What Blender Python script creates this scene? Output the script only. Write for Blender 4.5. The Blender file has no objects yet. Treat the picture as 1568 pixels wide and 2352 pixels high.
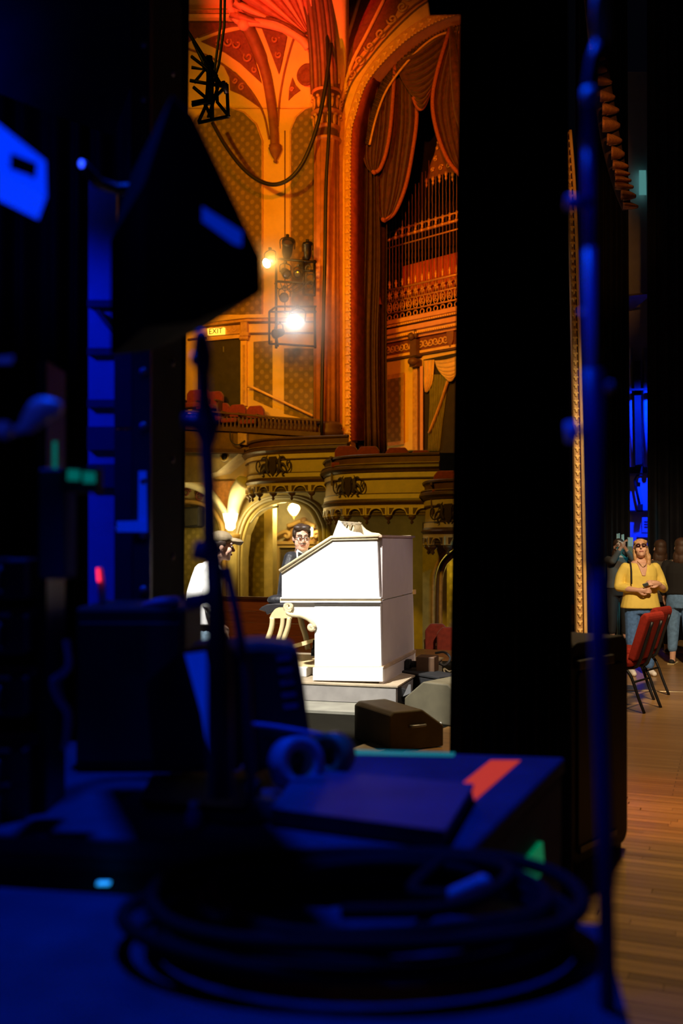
import bpy, bmesh, math, random
from mathutils import Vector, Matrix, Euler
random.seed(7)
SC = bpy.context.scene
COL = SC.collection
R = math.radians
pi = math.pi
# ------------------------------------------------------------------ camera
F, CX, HY, CH = 2287.0, 784.0, 1245.0, 1.6      # focal length in pixels of a 1568x2352 frame, horizon row, eye height
cam = bpy.data.cameras.new('camera')
cam.sensor_fit = 'VERTICAL'; cam.sensor_height = 36.0; cam.lens = 36.0 * F / 2352
cam.shift_y = (HY - 1176) / 2352
cam.clip_start = 0.05; cam.clip_end = 200
cam.dof.use_dof = True; cam.dof.focus_distance = 11.0; cam.dof.aperture_fstop = 1.7
camo = bpy.data.objects.new('camera', cam); COL.objects.link(camo)
camo.location = (0, 0, CH); camo.rotation_euler = (R(90), 0, 0)
SC.camera = camo
# ------------------------------------------------------------------ world, exposure
w = bpy.data.worlds.new('dark_theatre'); SC.world = w; w.use_nodes = True
w.node_tree.nodes['Background'].inputs[0].default_value = (0.25, 0.28, 0.6, 1)
w.node_tree.nodes['Background'].inputs[1].default_value = 0.0025
SC.view_settings.view_transform = 'Standard'; SC.view_settings.look = 'None'
SC.view_settings.exposure = 0.0; SC.view_settings.gamma = 1.0; SC.view_settings.use_curve_mapping = False
SC.cycles.use_denoising = True
SC.cycles.max_bounces = 5; SC.cycles.sample_clamp_indirect = 4.0
SC.cycles.caustics_reflective = False; SC.cycles.caustics_refractive = False
# ------------------------------------------------------------------ stage and house lighting, with added fills
def spot(name, loc, tgt, power, col, deg, blend=0.4, size=0.12):
    l = bpy.data.lights.new(name, 'SPOT'); l.energy = power; l.color = col
    l.spot_size = R(deg); l.spot_blend = blend; l.shadow_soft_size = size
    o = bpy.data.objects.new(name, l); COL.objects.link(o); o.location = loc
    o.rotation_euler = (Vector(tgt) - Vector(loc)).to_track_quat('-Z', 'Y').to_euler()
    return o
def point(name, loc, power, col, size=0.1):
    l = bpy.data.lights.new(name, 'POINT'); l.energy = power; l.color = col; l.shadow_soft_size = size
    o = bpy.data.objects.new(name, l); COL.objects.link(o); o.location = loc
    return o
AMBER = (1.0, 0.37, 0.004)
spot('amber_house_wash', (-7.5, 8.0, 9.5), (-1.4, 24.0, 9.0), 6800, AMBER, 42, 0.8, 0.5)
spot('amber_low_wash', (-4.5, 10.0, 10.0), (0.8, 22.5, 3.8), 2300, (1.0, 0.56, 0.02), 44, 0.9, 0.5)
spot('red_shell_light', (-6.5, 14.0, 6.0), (-1.2, 23.4, 13.9), 10000, (1.0, 0.05, 0.02), 20, 0.7, 0.1)
spot('orange_arch_light', (0.4, 12.0, 9.3), (1.6, 22.0, 8.8), 2900, (1.0, 0.17, 0.004), 56, 0.6, 0.08)
spot('pit_rail_fill', (-3.2, 10.8, 8.2), (-1.2, 16.2, 0.1), 620, (1.0, 0.50, 0.12), 34, 0.8, 0.3)  # added spot, no lamp seen, brightens the dark pit rail
spot('organ_key_light', (-2.7, 5.5, 7.6), (-0.45, 9.8, 0.95), 7600, (1.0, 0.96, 0.90), 27, 0.25, 0.1)
spot('organ_side_fill', (5.6, 7.2, 6.8), (0.9, 10.2, 0.8), 650, (1.0, 0.78, 0.68), 20, 0.6, 0.2)  # added fill from the right, stands in for bounce on the organ back
spot('stage_warm_light', (2.7, 5.2, 5.6), (3.7, 12.0, 0.9), 2700, (1.0, 0.72, 0.42), 46, 0.8, 0.2)
spot('stage_floor_light', (3.0, 9.0, 7.4), (2.5, 7.0, 0.0), 1350, (1.0, 0.66, 0.30), 60, 0.9, 0.3)
spot('floor_reflection_spot', (3.2, 9.5, 6.5), (2.0, 6.1, 0.0), 750, (1.0, 0.20, 0.02), 13, 0.7, 0.2)  # added unseen spot, imitates an orange reflection on the floor
spot('blue_work_light', (-0.5, 2.35, 4.6), (-0.25, 1.7, 0.9), 400, (0.0, 0.05, 1.0), 60, 0.7, 0.06)
spot('blue_stand_fill', (-0.5, 0.6, 2.5), (0.37, 1.45, 1.75), 26, (0.0, 0.015, 1.0), 40, 0.6, 0.04)  # added unseen spot, brightens only the stand on the right
spot('blue_gear_fill', (-0.8, 0.7, 2.3), (-0.2, 2.4, 1.25), 9, (0.02, 0.05, 1.0), 26, 0.8, 0.04)  # added low fill from the camera side for the gear and its labels
spot('blue_haze_fill', (-2.3, 2.2, 2.6), (-1.75, 3.3, 3.0), 60, (0.0, 0.02, 1.0), 50, 1.0, 0.05)  # added unseen spot, tints the upper canvas like blue haze
spot('blue_rear_light', (6.05, 18.2, 5.6), (5.95, 19.9, 2.0), 2200, (0.0, 0.02, 1.0), 66, 0.6, 0.1)
spot('blue_wing_light', (-2.4, 2.6, 3.2), (-0.95, 3.7, 1.9), 150, (0.0, 0.01, 1.0), 44, 0.6, 0.05)
spot('rear_teal_light', (6.4, 13.0, 3.6), (4.1, 16.0, 1.5), 260, (0.05, 0.75, 0.9), 34, 0.6, 0.05)
# ------------------------------------------------------------------ helpers
def P(px, py, d):                      # the point of the place that the photograph shows at (px, py), d metres away
    return Vector(((px - CX) / F * d, d, CH - (py - HY) / F * d))
def GR(px, py, z=0.0):                 # same, for a point known to lie at height z
    return P(px, py, (CH - z) * F / (py - HY))
class Frame:                           # an upright plane in the place: x along it, y away from the eye, z up
    def __init__(s, ox, oy, deg):
        a = R(deg); s.o = Vector((ox, oy, 0)); s.x = Vector((math.cos(a), -math.sin(a), 0)); s.y = Vector((math.sin(a), math.cos(a), 0))
        s.M = Matrix(((s.x.x, s.y.x, 0, ox), (s.x.y, s.y.y, 0, oy), (0, 0, 1, 0), (0, 0, 0, 1)))
    def p(s, px, py, n=0.0):           # n metres in front of the plane
        d = Vector(((px - CX) / F, 1, -(py - HY) / F)); k = (s.o - s.y * n).dot(s.y) / d.dot(s.y); q = d * k
        return Vector(((q - s.o).dot(s.x), -n, CH + q.z))
    def w(s, v): return s.M @ Vector(v)
ID = Frame(0, 0, 0)
BASE = {}
def cr(pts, k):                        # k points along a smooth curve through pts
    pts = [Vector(p) for p in pts]; n = len(pts) - 1; out = []
    for i in range(k):
        t = i / (k - 1) * n; j = min(int(t), n - 1); f = t - j
        p1, p2 = pts[j], pts[j + 1]; p0 = pts[j - 1] if j > 0 else p1 * 2 - p2; p3 = pts[j + 2] if j + 2 <= n else p2 * 2 - p1
        out.append(0.5 * (2 * p1 + (p2 - p0) * f + (2 * p0 - 5 * p1 + 4 * p2 - p3) * f * f + (3 * p1 - p0 - 3 * p2 + p3) * f ** 3))
    return out
def arcpts(pts, step):                 # evenly spaced (point, tangent) along a 2-D/3-D polyline
    pts = [Vector(p) for p in pts]; out = []; acc = step / 2
    for a, b in zip(pts, pts[1:]):
        L = (b - a).length
        while acc <= L and L > 0:
            out.append((a + (b - a) * (acc / L), (b - a).normalized())); acc += step
        acc -= L
    return out
class MB:
    def __init__(s): s.v = []; s.f = []; s.s = []
    def add(s, vs, fs, smooth=False):
        o = len(s.v); s.v += [tuple(v) for v in vs]; s.f += [tuple(i + o for i in f) for f in fs]; s.s += [smooth] * len(fs); return s
    def box(s, x0, y0, z0, x1, y1, z1, M=None):
        vs = [Vector((x, y, z)) for z in (z0, z1) for y in (y0, y1) for x in (x0, x1)]
        if M is not None: vs = [M @ v for v in vs]
        return s.add(vs, [(0, 2, 3, 1), (4, 5, 7, 6), (0, 1, 5, 4), (2, 6, 7, 3), (0, 4, 6, 2), (1, 3, 7, 5)])
    def prism(s, A, B, smooth=False):  # two loops of equal length
        n = len(A); return s.add(list(A) + list(B), [tuple(range(n)), tuple(range(2 * n - 1, n - 1, -1))] + [(i, i + n, (i + 1) % n + n, (i + 1) % n) for i in range(n)], smooth)
    def wprism(s, fr, poly, n0, n1, nf=None):   # polygon traced on plane fr, n0..n1 metres in front of it
        A = []; B = []
        for px, py in poly:
            e = nf(px, py) if nf else 0; a = fr.p(px, py, n1 + e); A.append(a); B.append(Vector((a.x, a.y + (n1 - n0), a.z)))
        return s.prism(A, B)
    def wstrip(s, fr, A, B, n0, n1, nf=None):   # band between two traced lines
        k = len(A); vs = []; fs = []
        for (ax, ay), (bx, by) in zip(A, B):
            e = nf(ax, ay) if nf else 0; a = fr.p(ax, ay, n1 + e); b = fr.p(bx, by, n1 + e)
            vs += [a, b, b + Vector((0, n1 - n0, 0)), a + Vector((0, n1 - n0, 0))]
        for i in range(k - 1):
            for j in range(4): fs.append((4 * i + j, 4 * i + (j + 1) % 4, 4 * i + 4 + (j + 1) % 4, 4 * i + 4 + j))
        fs += [(0, 1, 2, 3), (4 * k - 1, 4 * k - 2, 4 * k - 3, 4 * k - 4)]
        return s.add(vs, fs)
    def tube(s, pts, r, n=8, closed=False, flat=1.0):
        pts = [Vector(p) for p in pts]; k = len(pts); rr = r if isinstance(r, (list, tuple)) else [r] * k; vs = []; fs = []
        up = Vector((0.13, 0.07, 1)).normalized(); prev = None
        for i, p in enumerate(pts):
            a = pts[(i - 1) % k] if (closed or i > 0) else p; b = pts[(i + 1) % k] if (closed or i < k - 1) else p
            t = (b - a).normalized() if (b - a).length > 1e-9 else Vector((0, 0, 1))
            x = prev if prev is not None else t.cross(up)
            x = x - t * x.dot(t)
            if x.length < 1e-6: x = t.orthogonal()
            x.normalize(); prev = x; y = t.cross(x)
            for j in range(n):
                q = 2 * pi * j / n; vs.append(p + x * math.cos(q) * rr[i] + y * math.sin(q) * rr[i] * flat)
        for i in range(k if closed else k - 1):
            for j in range(n):
                i2 = (i + 1) % k; fs.append((i * n + j, i * n + (j + 1) % n, i2 * n + (j + 1) % n, i2 * n + j))
        if not closed: fs += [tuple(range(n - 1, -1, -1)), tuple(range((k - 1) * n, k * n))]
        return s.add(vs, fs, True)
    def limb(s, pts, rad, n=10, k=10):  # tapering limb with rounded ends
        pp = cr(pts, k) if len(pts) > 2 else [Vector(pts[0]).lerp(Vector(pts[1]), i / (k - 1)) for i in range(k)]
        m = len(rad) - 1; rr = []
        for i in range(k):
            t = i / (k - 1) * m; j = min(int(t), m - 1); rr.append(rad[j] + (rad[j + 1] - rad[j]) * (t - j))
        a = (pp[0] - pp[1]).normalized(); b = (pp[-1] - pp[-2]).normalized()
        pp = [pp[0] + a * rr[0] * .8, pp[0] + a * rr[0] * .5] + pp + [pp[-1] + b * rr[-1] * .5, pp[-1] + b * rr[-1] * .8]
        rr = [rr[0] * .35, rr[0] * .8] + rr + [rr[-1] * .8, rr[-1] * .35]
        return s.tube(pp, rr, n)
    def loft(s, rings, n=20, M=None):   # rings of (x, y, z, rx, ry)
        vs = []; k = len(rings)
        for (x, y, z, rx, ry) in rings:
            for j in range(n):
                q = 2 * pi * j / n; c, d = math.cos(q), math.sin(q)
                vs.append(Vector((x + rx * math.copysign(abs(c) ** .85, c), y + ry * math.copysign(abs(d) ** .85, d), z)))
        if M is not None: vs = [M @ v for v in vs]
        fs = [(i * n + j, i * n + (j + 1) % n, (i + 1) * n + (j + 1) % n, (i + 1) * n + j) for i in range(k - 1) for j in range(n)]
        fs += [tuple(range(n - 1, -1, -1)), tuple(range((k - 1) * n, k * n))]
        return s.add(vs, fs, True)
    def lathe(s, prof, M=None, n=16, lob=None, smooth=True):  # prof of (r, z); lob = (count, depth) for flutes
        vs = []; k = len(prof)
        for r, z in prof:
            for j in range(n):
                q = 2 * pi * j / n; rr = r * (1 + lob[1] * math.cos(lob[0] * q)) if lob else r
                vs.append(Vector((rr * math.cos(q), rr * math.sin(q), z)))
        if M is not None: vs = [M @ v for v in vs]
        fs = [(i * n + j, i * n + (j + 1) % n, (i + 1) * n + (j + 1) % n, (i + 1) * n + j) for i in range(k - 1) for j in range(n)]
        fs += [tuple(range(n - 1, -1, -1)), tuple(range((k - 1) * n, k * n))]
        return s.add(vs, fs, smooth)
    def ell(s, c, r, M=None, nu=14, nv=9):
        c = Vector(c); vs = []; fs = []
        for i in range(1, nv):
            a = pi * i / nv
            for j in range(nu):
                q = 2 * pi * j / nu; vs.append(Vector((r[0] * math.sin(a) * math.cos(q), r[1] * math.sin(a) * math.sin(q), r[2] * math.cos(a))))
        vs += [Vector((0, 0, r[2])), Vector((0, 0, -r[2]))]
        vs = [(M @ v if M is not None else v) + c for v in vs]; m = (nv - 1) * nu
        for i in range(nv - 2):
            for j in range(nu): fs.append((i * nu + j, i * nu + (j + 1) % nu, (i + 1) * nu + (j + 1) % nu, (i + 1) * nu + j))
        for j in range(nu): fs += [(m, (j + 1) % nu, j), (m + 1, (nv - 2) * nu + j, (nv - 2) * nu + (j + 1) % nu)]
        return s.add(vs, fs, True)
    def grid(s, rows, thick=None):      # rows of points; thick = offset vector for a second skin
        k, n = len(rows), len(rows[0]); vs = [v for r in rows for v in r]
        fs = [(i * n + j, i * n + j + 1, (i + 1) * n + j + 1, (i + 1) * n + j) for i in range(k - 1) for j in range(n - 1)]
        if thick is not None:
            T = Vector(thick); m = len(vs); vs = vs + [Vector(v) + T for v in vs]
            fs += [tuple(m + q for q in reversed(f)) for f in list(fs)]
            ed = [(j, j + 1) for j in range(n - 1)] + [((k - 1) * n + j + 1, (k - 1) * n + j) for j in range(n - 1)]
            ed += [((i + 1) * n, i * n) for i in range(k - 1)] + [(i * n + n - 1, (i + 1) * n + n - 1) for i in range(k - 1)]
            fs += [(b, a, a + m, b + m) for a, b in ed]
        return s.add(vs, fs, True)
    def sweep(s, plan, prof, zo=0.0):   # closed profile (outward, z) swept along a plan line (x, y)
        k = len(plan); m = len(prof); vs = []; fs = []
        for i, p in enumerate(plan):
            t = (Vector(plan[min(i + 1, k - 1)]) - Vector(plan[max(i - 1, 0)])).normalized(); nx, ny = t.y, -t.x
            for o, z in prof: vs.append((p[0] + nx * o, p[1] + ny * o, z + zo))
        for i in range(k - 1):
            for j in range(m): fs.append((i * m + j, i * m + (j + 1) % m, (i + 1) * m + (j + 1) % m, (i + 1) * m + j))
        fs += [tuple(range(m - 1, -1, -1)), tuple(range((k - 1) * m, k * m))]
        return s.add(vs, fs)
    def mesh(s, name, mt, off=None):
        me = bpy.data.meshes.new(name); off = off or Vector((0, 0, 0))
        me.from_pydata([(v[0] - off[0], v[1] - off[1], v[2] - off[2]) for v in s.v], [], s.f)
        for p, sm in zip(me.polygons, s.s): p.use_smooth = sm
        bm = bmesh.new(); bm.from_mesh(me); bmesh.ops.recalc_face_normals(bm, faces=bm.faces); bm.to_mesh(me); bm.free()
        me.materials.append(mt); return me
    def build(s, name, mt, parent=None, fr=None, bev=0, label=None, cat=None, group=None, kind=None, remesh=0, sub=0):
        fr = fr or ID
        if parent is not None: base = BASE[parent]
        else:
            xs, ys, zs = zip(*s.v); base = Vector(((min(xs) + max(xs)) / 2, (min(ys) + max(ys)) / 2, min(zs)))
        o = bpy.data.objects.new(name, s.mesh(name, mt, base)); COL.objects.link(o); BASE[o] = base
        if parent is not None: o.parent = parent
        else: o.matrix_world = fr.M @ Matrix.Translation(base)
        if remesh:
            m = o.modifiers.new('remesh', 'REMESH'); m.mode = 'VOXEL'; m.voxel_size = remesh; m.use_smooth_shade = True
            m = o.modifiers.new('smooth', 'SMOOTH'); m.factor = .5; m.iterations = 3
        if bev:
            m = o.modifiers.new('bevel', 'BEVEL'); m.width = bev; m.segments = 2; m.limit_method = 'ANGLE'
        if sub:
            m = o.modifiers.new('sub', 'SUBSURF'); m.levels = sub; m.render_levels = sub
        return tag(o, label, cat, group, kind)
def tag(o, label=None, cat=None, group=None, kind=None):
    if label: o['label'] = label
    if cat: o['category'] = cat
    if group: o['group'] = group
    if kind: o['kind'] = kind
    return o
def thing(name, label, cat, base=(0, 0, 0), fr=None, group=None, kind=None, rz=0.0):
    o = bpy.data.objects.new(name, None); COL.objects.link(o); o.empty_display_size = .1
    BASE[o] = Vector(base) if not rz else Vector((0, 0, 0))
    o.matrix_world = (fr or ID).M @ Matrix.Translation(base) @ Matrix.Rotation(rz, 4, 'Z')
    return tag(o, label, cat, group, kind)
def inst(name, me, parent, M):          # one more piece sharing mesh data, M in the parent's frame
    o = bpy.data.objects.new(name, me); COL.objects.link(o); o.parent = parent; BASE[o] = BASE[parent]
    o.matrix_local = Matrix.Translation(-BASE[parent]) @ M
    return o
def dup(root, M, label, group=None):
    def rec(o, par):
        c = o.copy(); COL.objects.link(c); c.parent = par
        for ch in list(o.children): rec(ch, c)
        return c
    c = rec(root, None); c.matrix_world = M; c['label'] = label
    if group: c['group'] = group
    return c
def TR(x, y, z): return Matrix.Translation((x, y, z))
def RX(a): return Matrix.Rotation(R(a), 4, 'X')
def RY(a): return Matrix.Rotation(R(a), 4, 'Y')
def RZ(a): return Matrix.Rotation(R(a), 4, 'Z')
def spiral(c, r0, r1, a0, turns, k, ax=(1, 0, 0), ay=(0, 0, 1)):
    c = Vector(c); ax = Vector(ax); ay = Vector(ay); out = []
    for i in range(k):
        t = i / (k - 1); a = a0 + turns * 2 * pi * t; r = r0 + (r1 - r0) * t; out.append(c + ax * math.cos(a) * r + ay * math.sin(a) * r)
    return out
# ------------------------------------------------------------------ materials
MATS = {}
def mat(name, col, rough=.6, metal=0.0, var=.18, scale=6.0, bump=0.0, bscale=30.0, emit=None, es=0.0, coat=0.0, sheen=0.0, spec=.5):
    if name in MATS: return MATS[name]
    m = bpy.data.materials.new(name); m.use_nodes = True; nt = m.node_tree; b = nt.nodes['Principled BSDF']
    b.inputs['Roughness'].default_value = rough; b.inputs['Metallic'].default_value = metal
    b.inputs['Specular IOR Level'].default_value = spec
    b.inputs['Coat Weight'].default_value = coat; b.inputs['Sheen Weight'].default_value = sheen
    tc = nt.nodes.new('ShaderNodeTexCoord'); nz = nt.nodes.new('ShaderNodeTexNoise'); nz.inputs['Scale'].default_value = scale; nz.inputs['Detail'].default_value = 5
    nt.links.new(tc.outputs['Object'], nz.inputs['Vector'])
    rp = nt.nodes.new('ShaderNodeValToRGB'); rp.color_ramp.elements[0].position = .3; rp.color_ramp.elements[1].position = .7
    rp.color_ramp.elements[0].color = tuple(c * (1 - var) for c in col) + (1,); rp.color_ramp.elements[1].color = tuple(min(1, c * (1 + var)) for c in col) + (1,)
    nt.links.new(nz.outputs['Fac'], rp.inputs['Fac']); nt.links.new(rp.outputs['Color'], b.inputs['Base Color'])
    if bump:
        n2 = nt.nodes.new('ShaderNodeTexNoise'); n2.inputs['Scale'].default_value = bscale; n2.inputs['Detail'].default_value = 3
        bp = nt.nodes.new('ShaderNodeBump'); bp.inputs['Strength'].default_value = bump; bp.inputs['Distance'].default_value = .02
        nt.links.new(tc.outputs['Object'], n2.inputs['Vector']); nt.links.new(n2.outputs['Fac'], bp.inputs['Height']); nt.links.new(bp.outputs['Normal'], b.inputs['Normal'])
    if emit:
        b.inputs['Emission Color'].default_value = tuple(emit) + (1,); b.inputs['Emission Strength'].default_value = es
    MATS[name] = m; return m
def damask(name, c0, c1, cell):         # woven wall cloth with staggered rosettes
    m = mat(name, c0, .75, var=.1); nt = m.node_tree; b = nt.nodes['Principled BSDF']
    tc = nt.nodes['Texture Coordinate']; old = nt.nodes['Color Ramp']
    d1 = nt.nodes.new('ShaderNodeVectorMath'); d1.operation = 'DOT_PRODUCT'; d1.inputs[1].default_value = (.707 / cell, 0, .707 / cell)
    d2 = nt.nodes.new('ShaderNodeVectorMath'); d2.operation = 'DOT_PRODUCT'; d2.inputs[1].default_value = (.707 / cell, 0, -.707 / cell)
    cb = nt.nodes.new('ShaderNodeCombineXYZ'); vo = nt.nodes.new('ShaderNodeTexVoronoi'); vo.voronoi_dimensions = '2D'; vo.inputs['Scale'].default_value = 1; vo.inputs['Randomness'].default_value = 0
    vo.distance = 'EUCLIDEAN'
    rp = nt.nodes.new('ShaderNodeValToRGB'); e = rp.color_ramp.elements; e[0].position = .25; e[0].color = (1, 1, 1, 1); e[1].position = .34; e[1].color = (0, 0, 0, 1)
    nz = nt.nodes.new('ShaderNodeTexNoise'); nz.inputs['Scale'].default_value = 40; ad = nt.nodes.new('ShaderNodeMath'); ad.operation = 'MULTIPLY_ADD'; ad.inputs[1].default_value = .18; 
    mx = nt.nodes.new('ShaderNodeMix'); mx.data_type = 'RGBA'; mx.inputs['B'].default_value = tuple(c1) + (1,)
    L = nt.links.new
    L(tc.outputs['Object'], d1.inputs[0]); L(tc.outputs['Object'], d2.inputs[0]); L(d1.outputs['Value'], cb.inputs[0]); L(d2.outputs['Value'], cb.inputs[1])
    L(cb.outputs[0], vo.inputs['Vector']); L(tc.outputs['Object'], nz.inputs['Vector']); L(nz.outputs['Fac'], ad.inputs[0]); L(vo.outputs['Distance'], ad.inputs[2])
    sb = nt.nodes.new('ShaderNodeMath'); sb.operation = 'SUBTRACT'; sb.inputs[1].default_value = .09; L(ad.outputs[0], sb.inputs[0])
    L(sb.outputs[0], rp.inputs['Fac']); L(rp.outputs['Color'], mx.inputs['Factor']); L(old.outputs['Color'], mx.inputs['A']); L(mx.outputs['Result'], b.inputs['Base Color'])
    return m
def planks(name, c0, c1, width, length, rough=.35):   # strip flooring seen too far off to pick boards apart
    m = mat(name, c0, rough); nt = m.node_tree; b = nt.nodes['Principled BSDF']; tc = nt.nodes['Texture Coordinate']
    br = nt.nodes.new('ShaderNodeTexBrick'); br.inputs['Scale'].default_value = 1; br.inputs['Brick Width'].default_value = length; br.inputs['Row Height'].default_value = width
    br.inputs['Mortar Size'].default_value = .0025; br.inputs['Color1'].default_value = tuple(c0) + (1,); br.inputs['Color2'].default_value = tuple(c1) + (1,); br.inputs['Mortar'].default_value = tuple(c * .3 for c in c0) + (1,)
    nz = nt.nodes.new('ShaderNodeTexNoise'); mp = nt.nodes.new('ShaderNodeMapping'); mp.inputs['Scale'].default_value = (1.5, 30, 1); nz.inputs['Scale'].default_value = 1.5; nz.inputs['Detail'].default_value = 5
    mx = nt.nodes.new('ShaderNodeMix'); mx.data_type = 'RGBA'; mx.blend_type = 'MULTIPLY'; mx.inputs['Factor'].default_value = .55
    L = nt.links.new; L(tc.outputs['Object'], br.inputs['Vector']); L(tc.outputs['Object'], mp.inputs['Vector']); L(mp.outputs[0], nz.inputs['Vector'])
    L(br.outputs['Color'], mx.inputs['A']); L(nz.outputs['Fac'], mx.inputs['B']); L(mx.outputs['Result'], b.inputs['Base Color'])
    return m
def grainwood(name, c0, rough=.35, sx=1.5, sy=40, contrast=.35):   # one board, grain along x
    m = mat(name, c0, rough); nt = m.node_tree; b = nt.nodes['Principled BSDF']; tc = nt.nodes['Texture Coordinate']; rp = nt.nodes['Color Ramp']; nz = nt.nodes['Noise Texture']
    mp = nt.nodes.new('ShaderNodeMapping'); mp.inputs['Scale'].default_value = (sx, sy, sy); nz.inputs['Scale'].default_value = 1.0
    oi = nt.nodes.new('ShaderNodeObjectInfo'); va = nt.nodes.new('ShaderNodeVectorMath'); va.operation = 'ADD'; hs = nt.nodes.new('ShaderNodeHueSaturation')
    ma = nt.nodes.new('ShaderNodeMath'); ma.operation = 'MULTIPLY_ADD'; ma.inputs[1].default_value = contrast * 1.6; ma.inputs[2].default_value = 1 - contrast * .8
    sc = nt.nodes.new('ShaderNodeMath'); sc.operation = 'MULTIPLY'; sc.inputs[1].default_value = 40
    L = nt.links.new; L(oi.outputs['Random'], sc.inputs[0]); L(tc.outputs['Object'], mp.inputs['Vector']); L(mp.outputs[0], va.inputs[0]); L(sc.outputs[0], va.inputs[1]); L(va.outputs[0], nz.inputs['Vector'])
    L(oi.outputs['Random'], ma.inputs[0]); L(ma.outputs[0], hs.inputs['Value']); L(rp.outputs['Color'], hs.inputs['Color']); L(hs.outputs['Color'], b.inputs['Base Color'])
    return m
def glow(name, col, s):
    m = bpy.data.materials.new(name); m.use_nodes = True; b = m.node_tree.nodes['Principled BSDF']
    b.inputs['Base Color'].default_value = (.8, .8, .8, 1); b.inputs['Emission Color'].default_value = tuple(col) + (1,); b.inputs['Emission Strength'].default_value = s
    return m
plaster = mat('ochre_plaster', (.80, .56, .18), .7, var=.06, scale=3)
plaster_red = mat('terracotta_plaster', (.19, .055, .025), .7, var=.25, scale=12, bump=.5, bscale=25)
plaster_rib = mat('brown_rib_plaster', (.24, .095, .04), .6, var=.2)
goldp = mat('dull_gold_moulding', (.62, .36, .13), .45, var=.2, scale=10, bump=.25, bscale=40)
goldb = mat('bright_gold_moulding', (.85, .54, .17), .4, var=.1)
shellm = mat('shell_plaster', (.85, .42, .28), .6, var=.08)
cloth = damask('damask_wall_cloth', (.18, .125, .035), (.29, .20, .06), .185)
brownm = mat('dark_brown_moulding', (.12, .055, .022), .5, var=.2, scale=10)
black = mat('black_matte', (.012, .012, .013), .75, var=.3, scale=4)
blackv = mat('black_velour', (.018, .017, .020), .95, var=.3, scale=3, spec=.1)
blackm = mat('black_steel', (.02, .02, .022), .45, .6, var=.2)
velvet = mat('red_velvet_seat', (.26, .03, .018), .85, var=.2, scale=15, sheen=.3)
curt_red = mat('crimson_brown_drape', (.075, .021, .011), .8, var=.45, scale=9, sheen=.2)
curt_dark = mat('dark_brown_drape', (.06, .028, .016), .85, var=.4, scale=9)
fringe = mat('rust_fringe', (.34, .085, .03), .7, var=.3, scale=30)
white = mat('white_lacquer', (.86, .86, .86), .35, var=.02)
cream = mat('cream_gold_trim', (.80, .66, .40), .4, var=.08)
skin = mat('skin', (.66, .38, .27), .5, var=.06, scale=20)
denim = mat('blue_denim', (.07, .17, .42), .85, var=.25, scale=30)
# ================================================================== THE HOUSE: far side wall of the auditorium
W = Frame(0, 23.6, 21.4)
def nV(px, py): return 1.3 * (max(0, 250 - max(py, -80)) / 250) ** 2 + max(0, -80 - py) * .006      # the vault leans out over the hall
wall = MB().wprism(W, [(330, 1120), (330, 250), (806, 250), (806, 1120)], -.3, 0).build('wall_house', plaster, fr=W, kind='structure', label='ochre plaster side wall of the auditorium with damask panels')
def wpart(name, mt, parent, fr=W, **k): return lambda mb: mb.build(name, mt, parent, fr=fr, **k)
def wtube(pts, n, r, k=None, nf=None, nseg=6, fr=W):
    q = cr(pts, k) if k else [Vector(p) for p in pts]
    return [fr.p(p[0], p[1], n + (nf(p[0], p[1]) if nf else 0)) for p in q]
pl = [(430, 722), (430, 300), (446, 270), (480, 249), (524, 245), (560, 258), (588, 285), (602, 323), (602, 722)]
pr = [(667, 722), (667, 298), (680, 268), (700, 250), (724, 244), (724, 722)]
for poly in (pl, pr):
    p = MB().wprism(W, poly, 0, .02).build('panel', cloth, wall)
    MB().tube(wtube(poly, .03, 0), .022, 6).build('panel_frame', goldp, p)
MB().tube(wtube([(654, 300), (654, 722)], .01, 0), .014, 6).build('bead', brownm, wall)
# cornice of the loge storey and lintel with frieze
for (y0, y1, n, m) in ((722, 730, .16, plaster), (730, 738, .10, goldp), (738, 742, .06, brownm), (764, 768, .05, brownm)):
    MB().wprism(W, [(430, y0 + 14), (566, y0), (730, y0 - 2), (730, y1 - 2), (566, y1), (430, y1 + 14)], 0, n).build('cornice', m, wall)
MB().wprism(W, [(478, 752), (552, 746), (552, 766), (478, 772)], 0, .05).build('frieze', goldp, wall)
for x in (523, 537): MB().tube([W.p(x, 756, .06) + Vector((.05 * math.cos(a), 0, .05 * math.sin(a))) for a in [i * pi / 5 for i in range(5, 11)]], .012, 5).build('swag', goldb, wall)
MB().wprism(W, [(474, 774), (552, 768), (552, 776), (474, 783)], 0, .09).build('lintel', goldb, wall)
dr = MB().wprism(W, [(455, 785), (551, 777), (551, 935), (455, 935)], -.02, .02).build('doorway_curtain', mat('dark_green_curtain', (.045, .04, .02), .9), wall)
MB().wprism(W, [(512, 796), (514, 796), (514, 808), (512, 808)], .02, .03).build('door_chink', mat('pale_metal', (.6, .6, .65), .3, .8), dr)
pil = MB().wprism(W, [(553, 783), (566, 782), (566, 932), (553, 932)], 0, .07).build('pilaster', goldb, wall)
MB().wprism(W, [(557, 792), (562, 792), (562, 924), (557, 924)], .07, .085).build('pilaster_groove', goldp, pil)
cap = MB()
for i in range(5):
    cap.ell(W.p(552 + i * 4, 776, .08), (.035, .05, .06), nu=8, nv=6)
cap.wprism(W, [(549, 764), (571, 763), (570, 771), (551, 771)], 0, .13).build('capital', goldp, wall)
MB().wprism(W, [(552, 740), (567, 739), (567, 763), (552, 764)], 0, .11).build('frieze_block', goldp, wall)
for poly in ([(582, 785), (625, 782), (625, 937), (582, 918)], [(652, 800), (724, 800), (724, 968), (652, 950)]):
    MB().wprism(W, poly, 0, .015).build('panel', cloth, wall)
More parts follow.
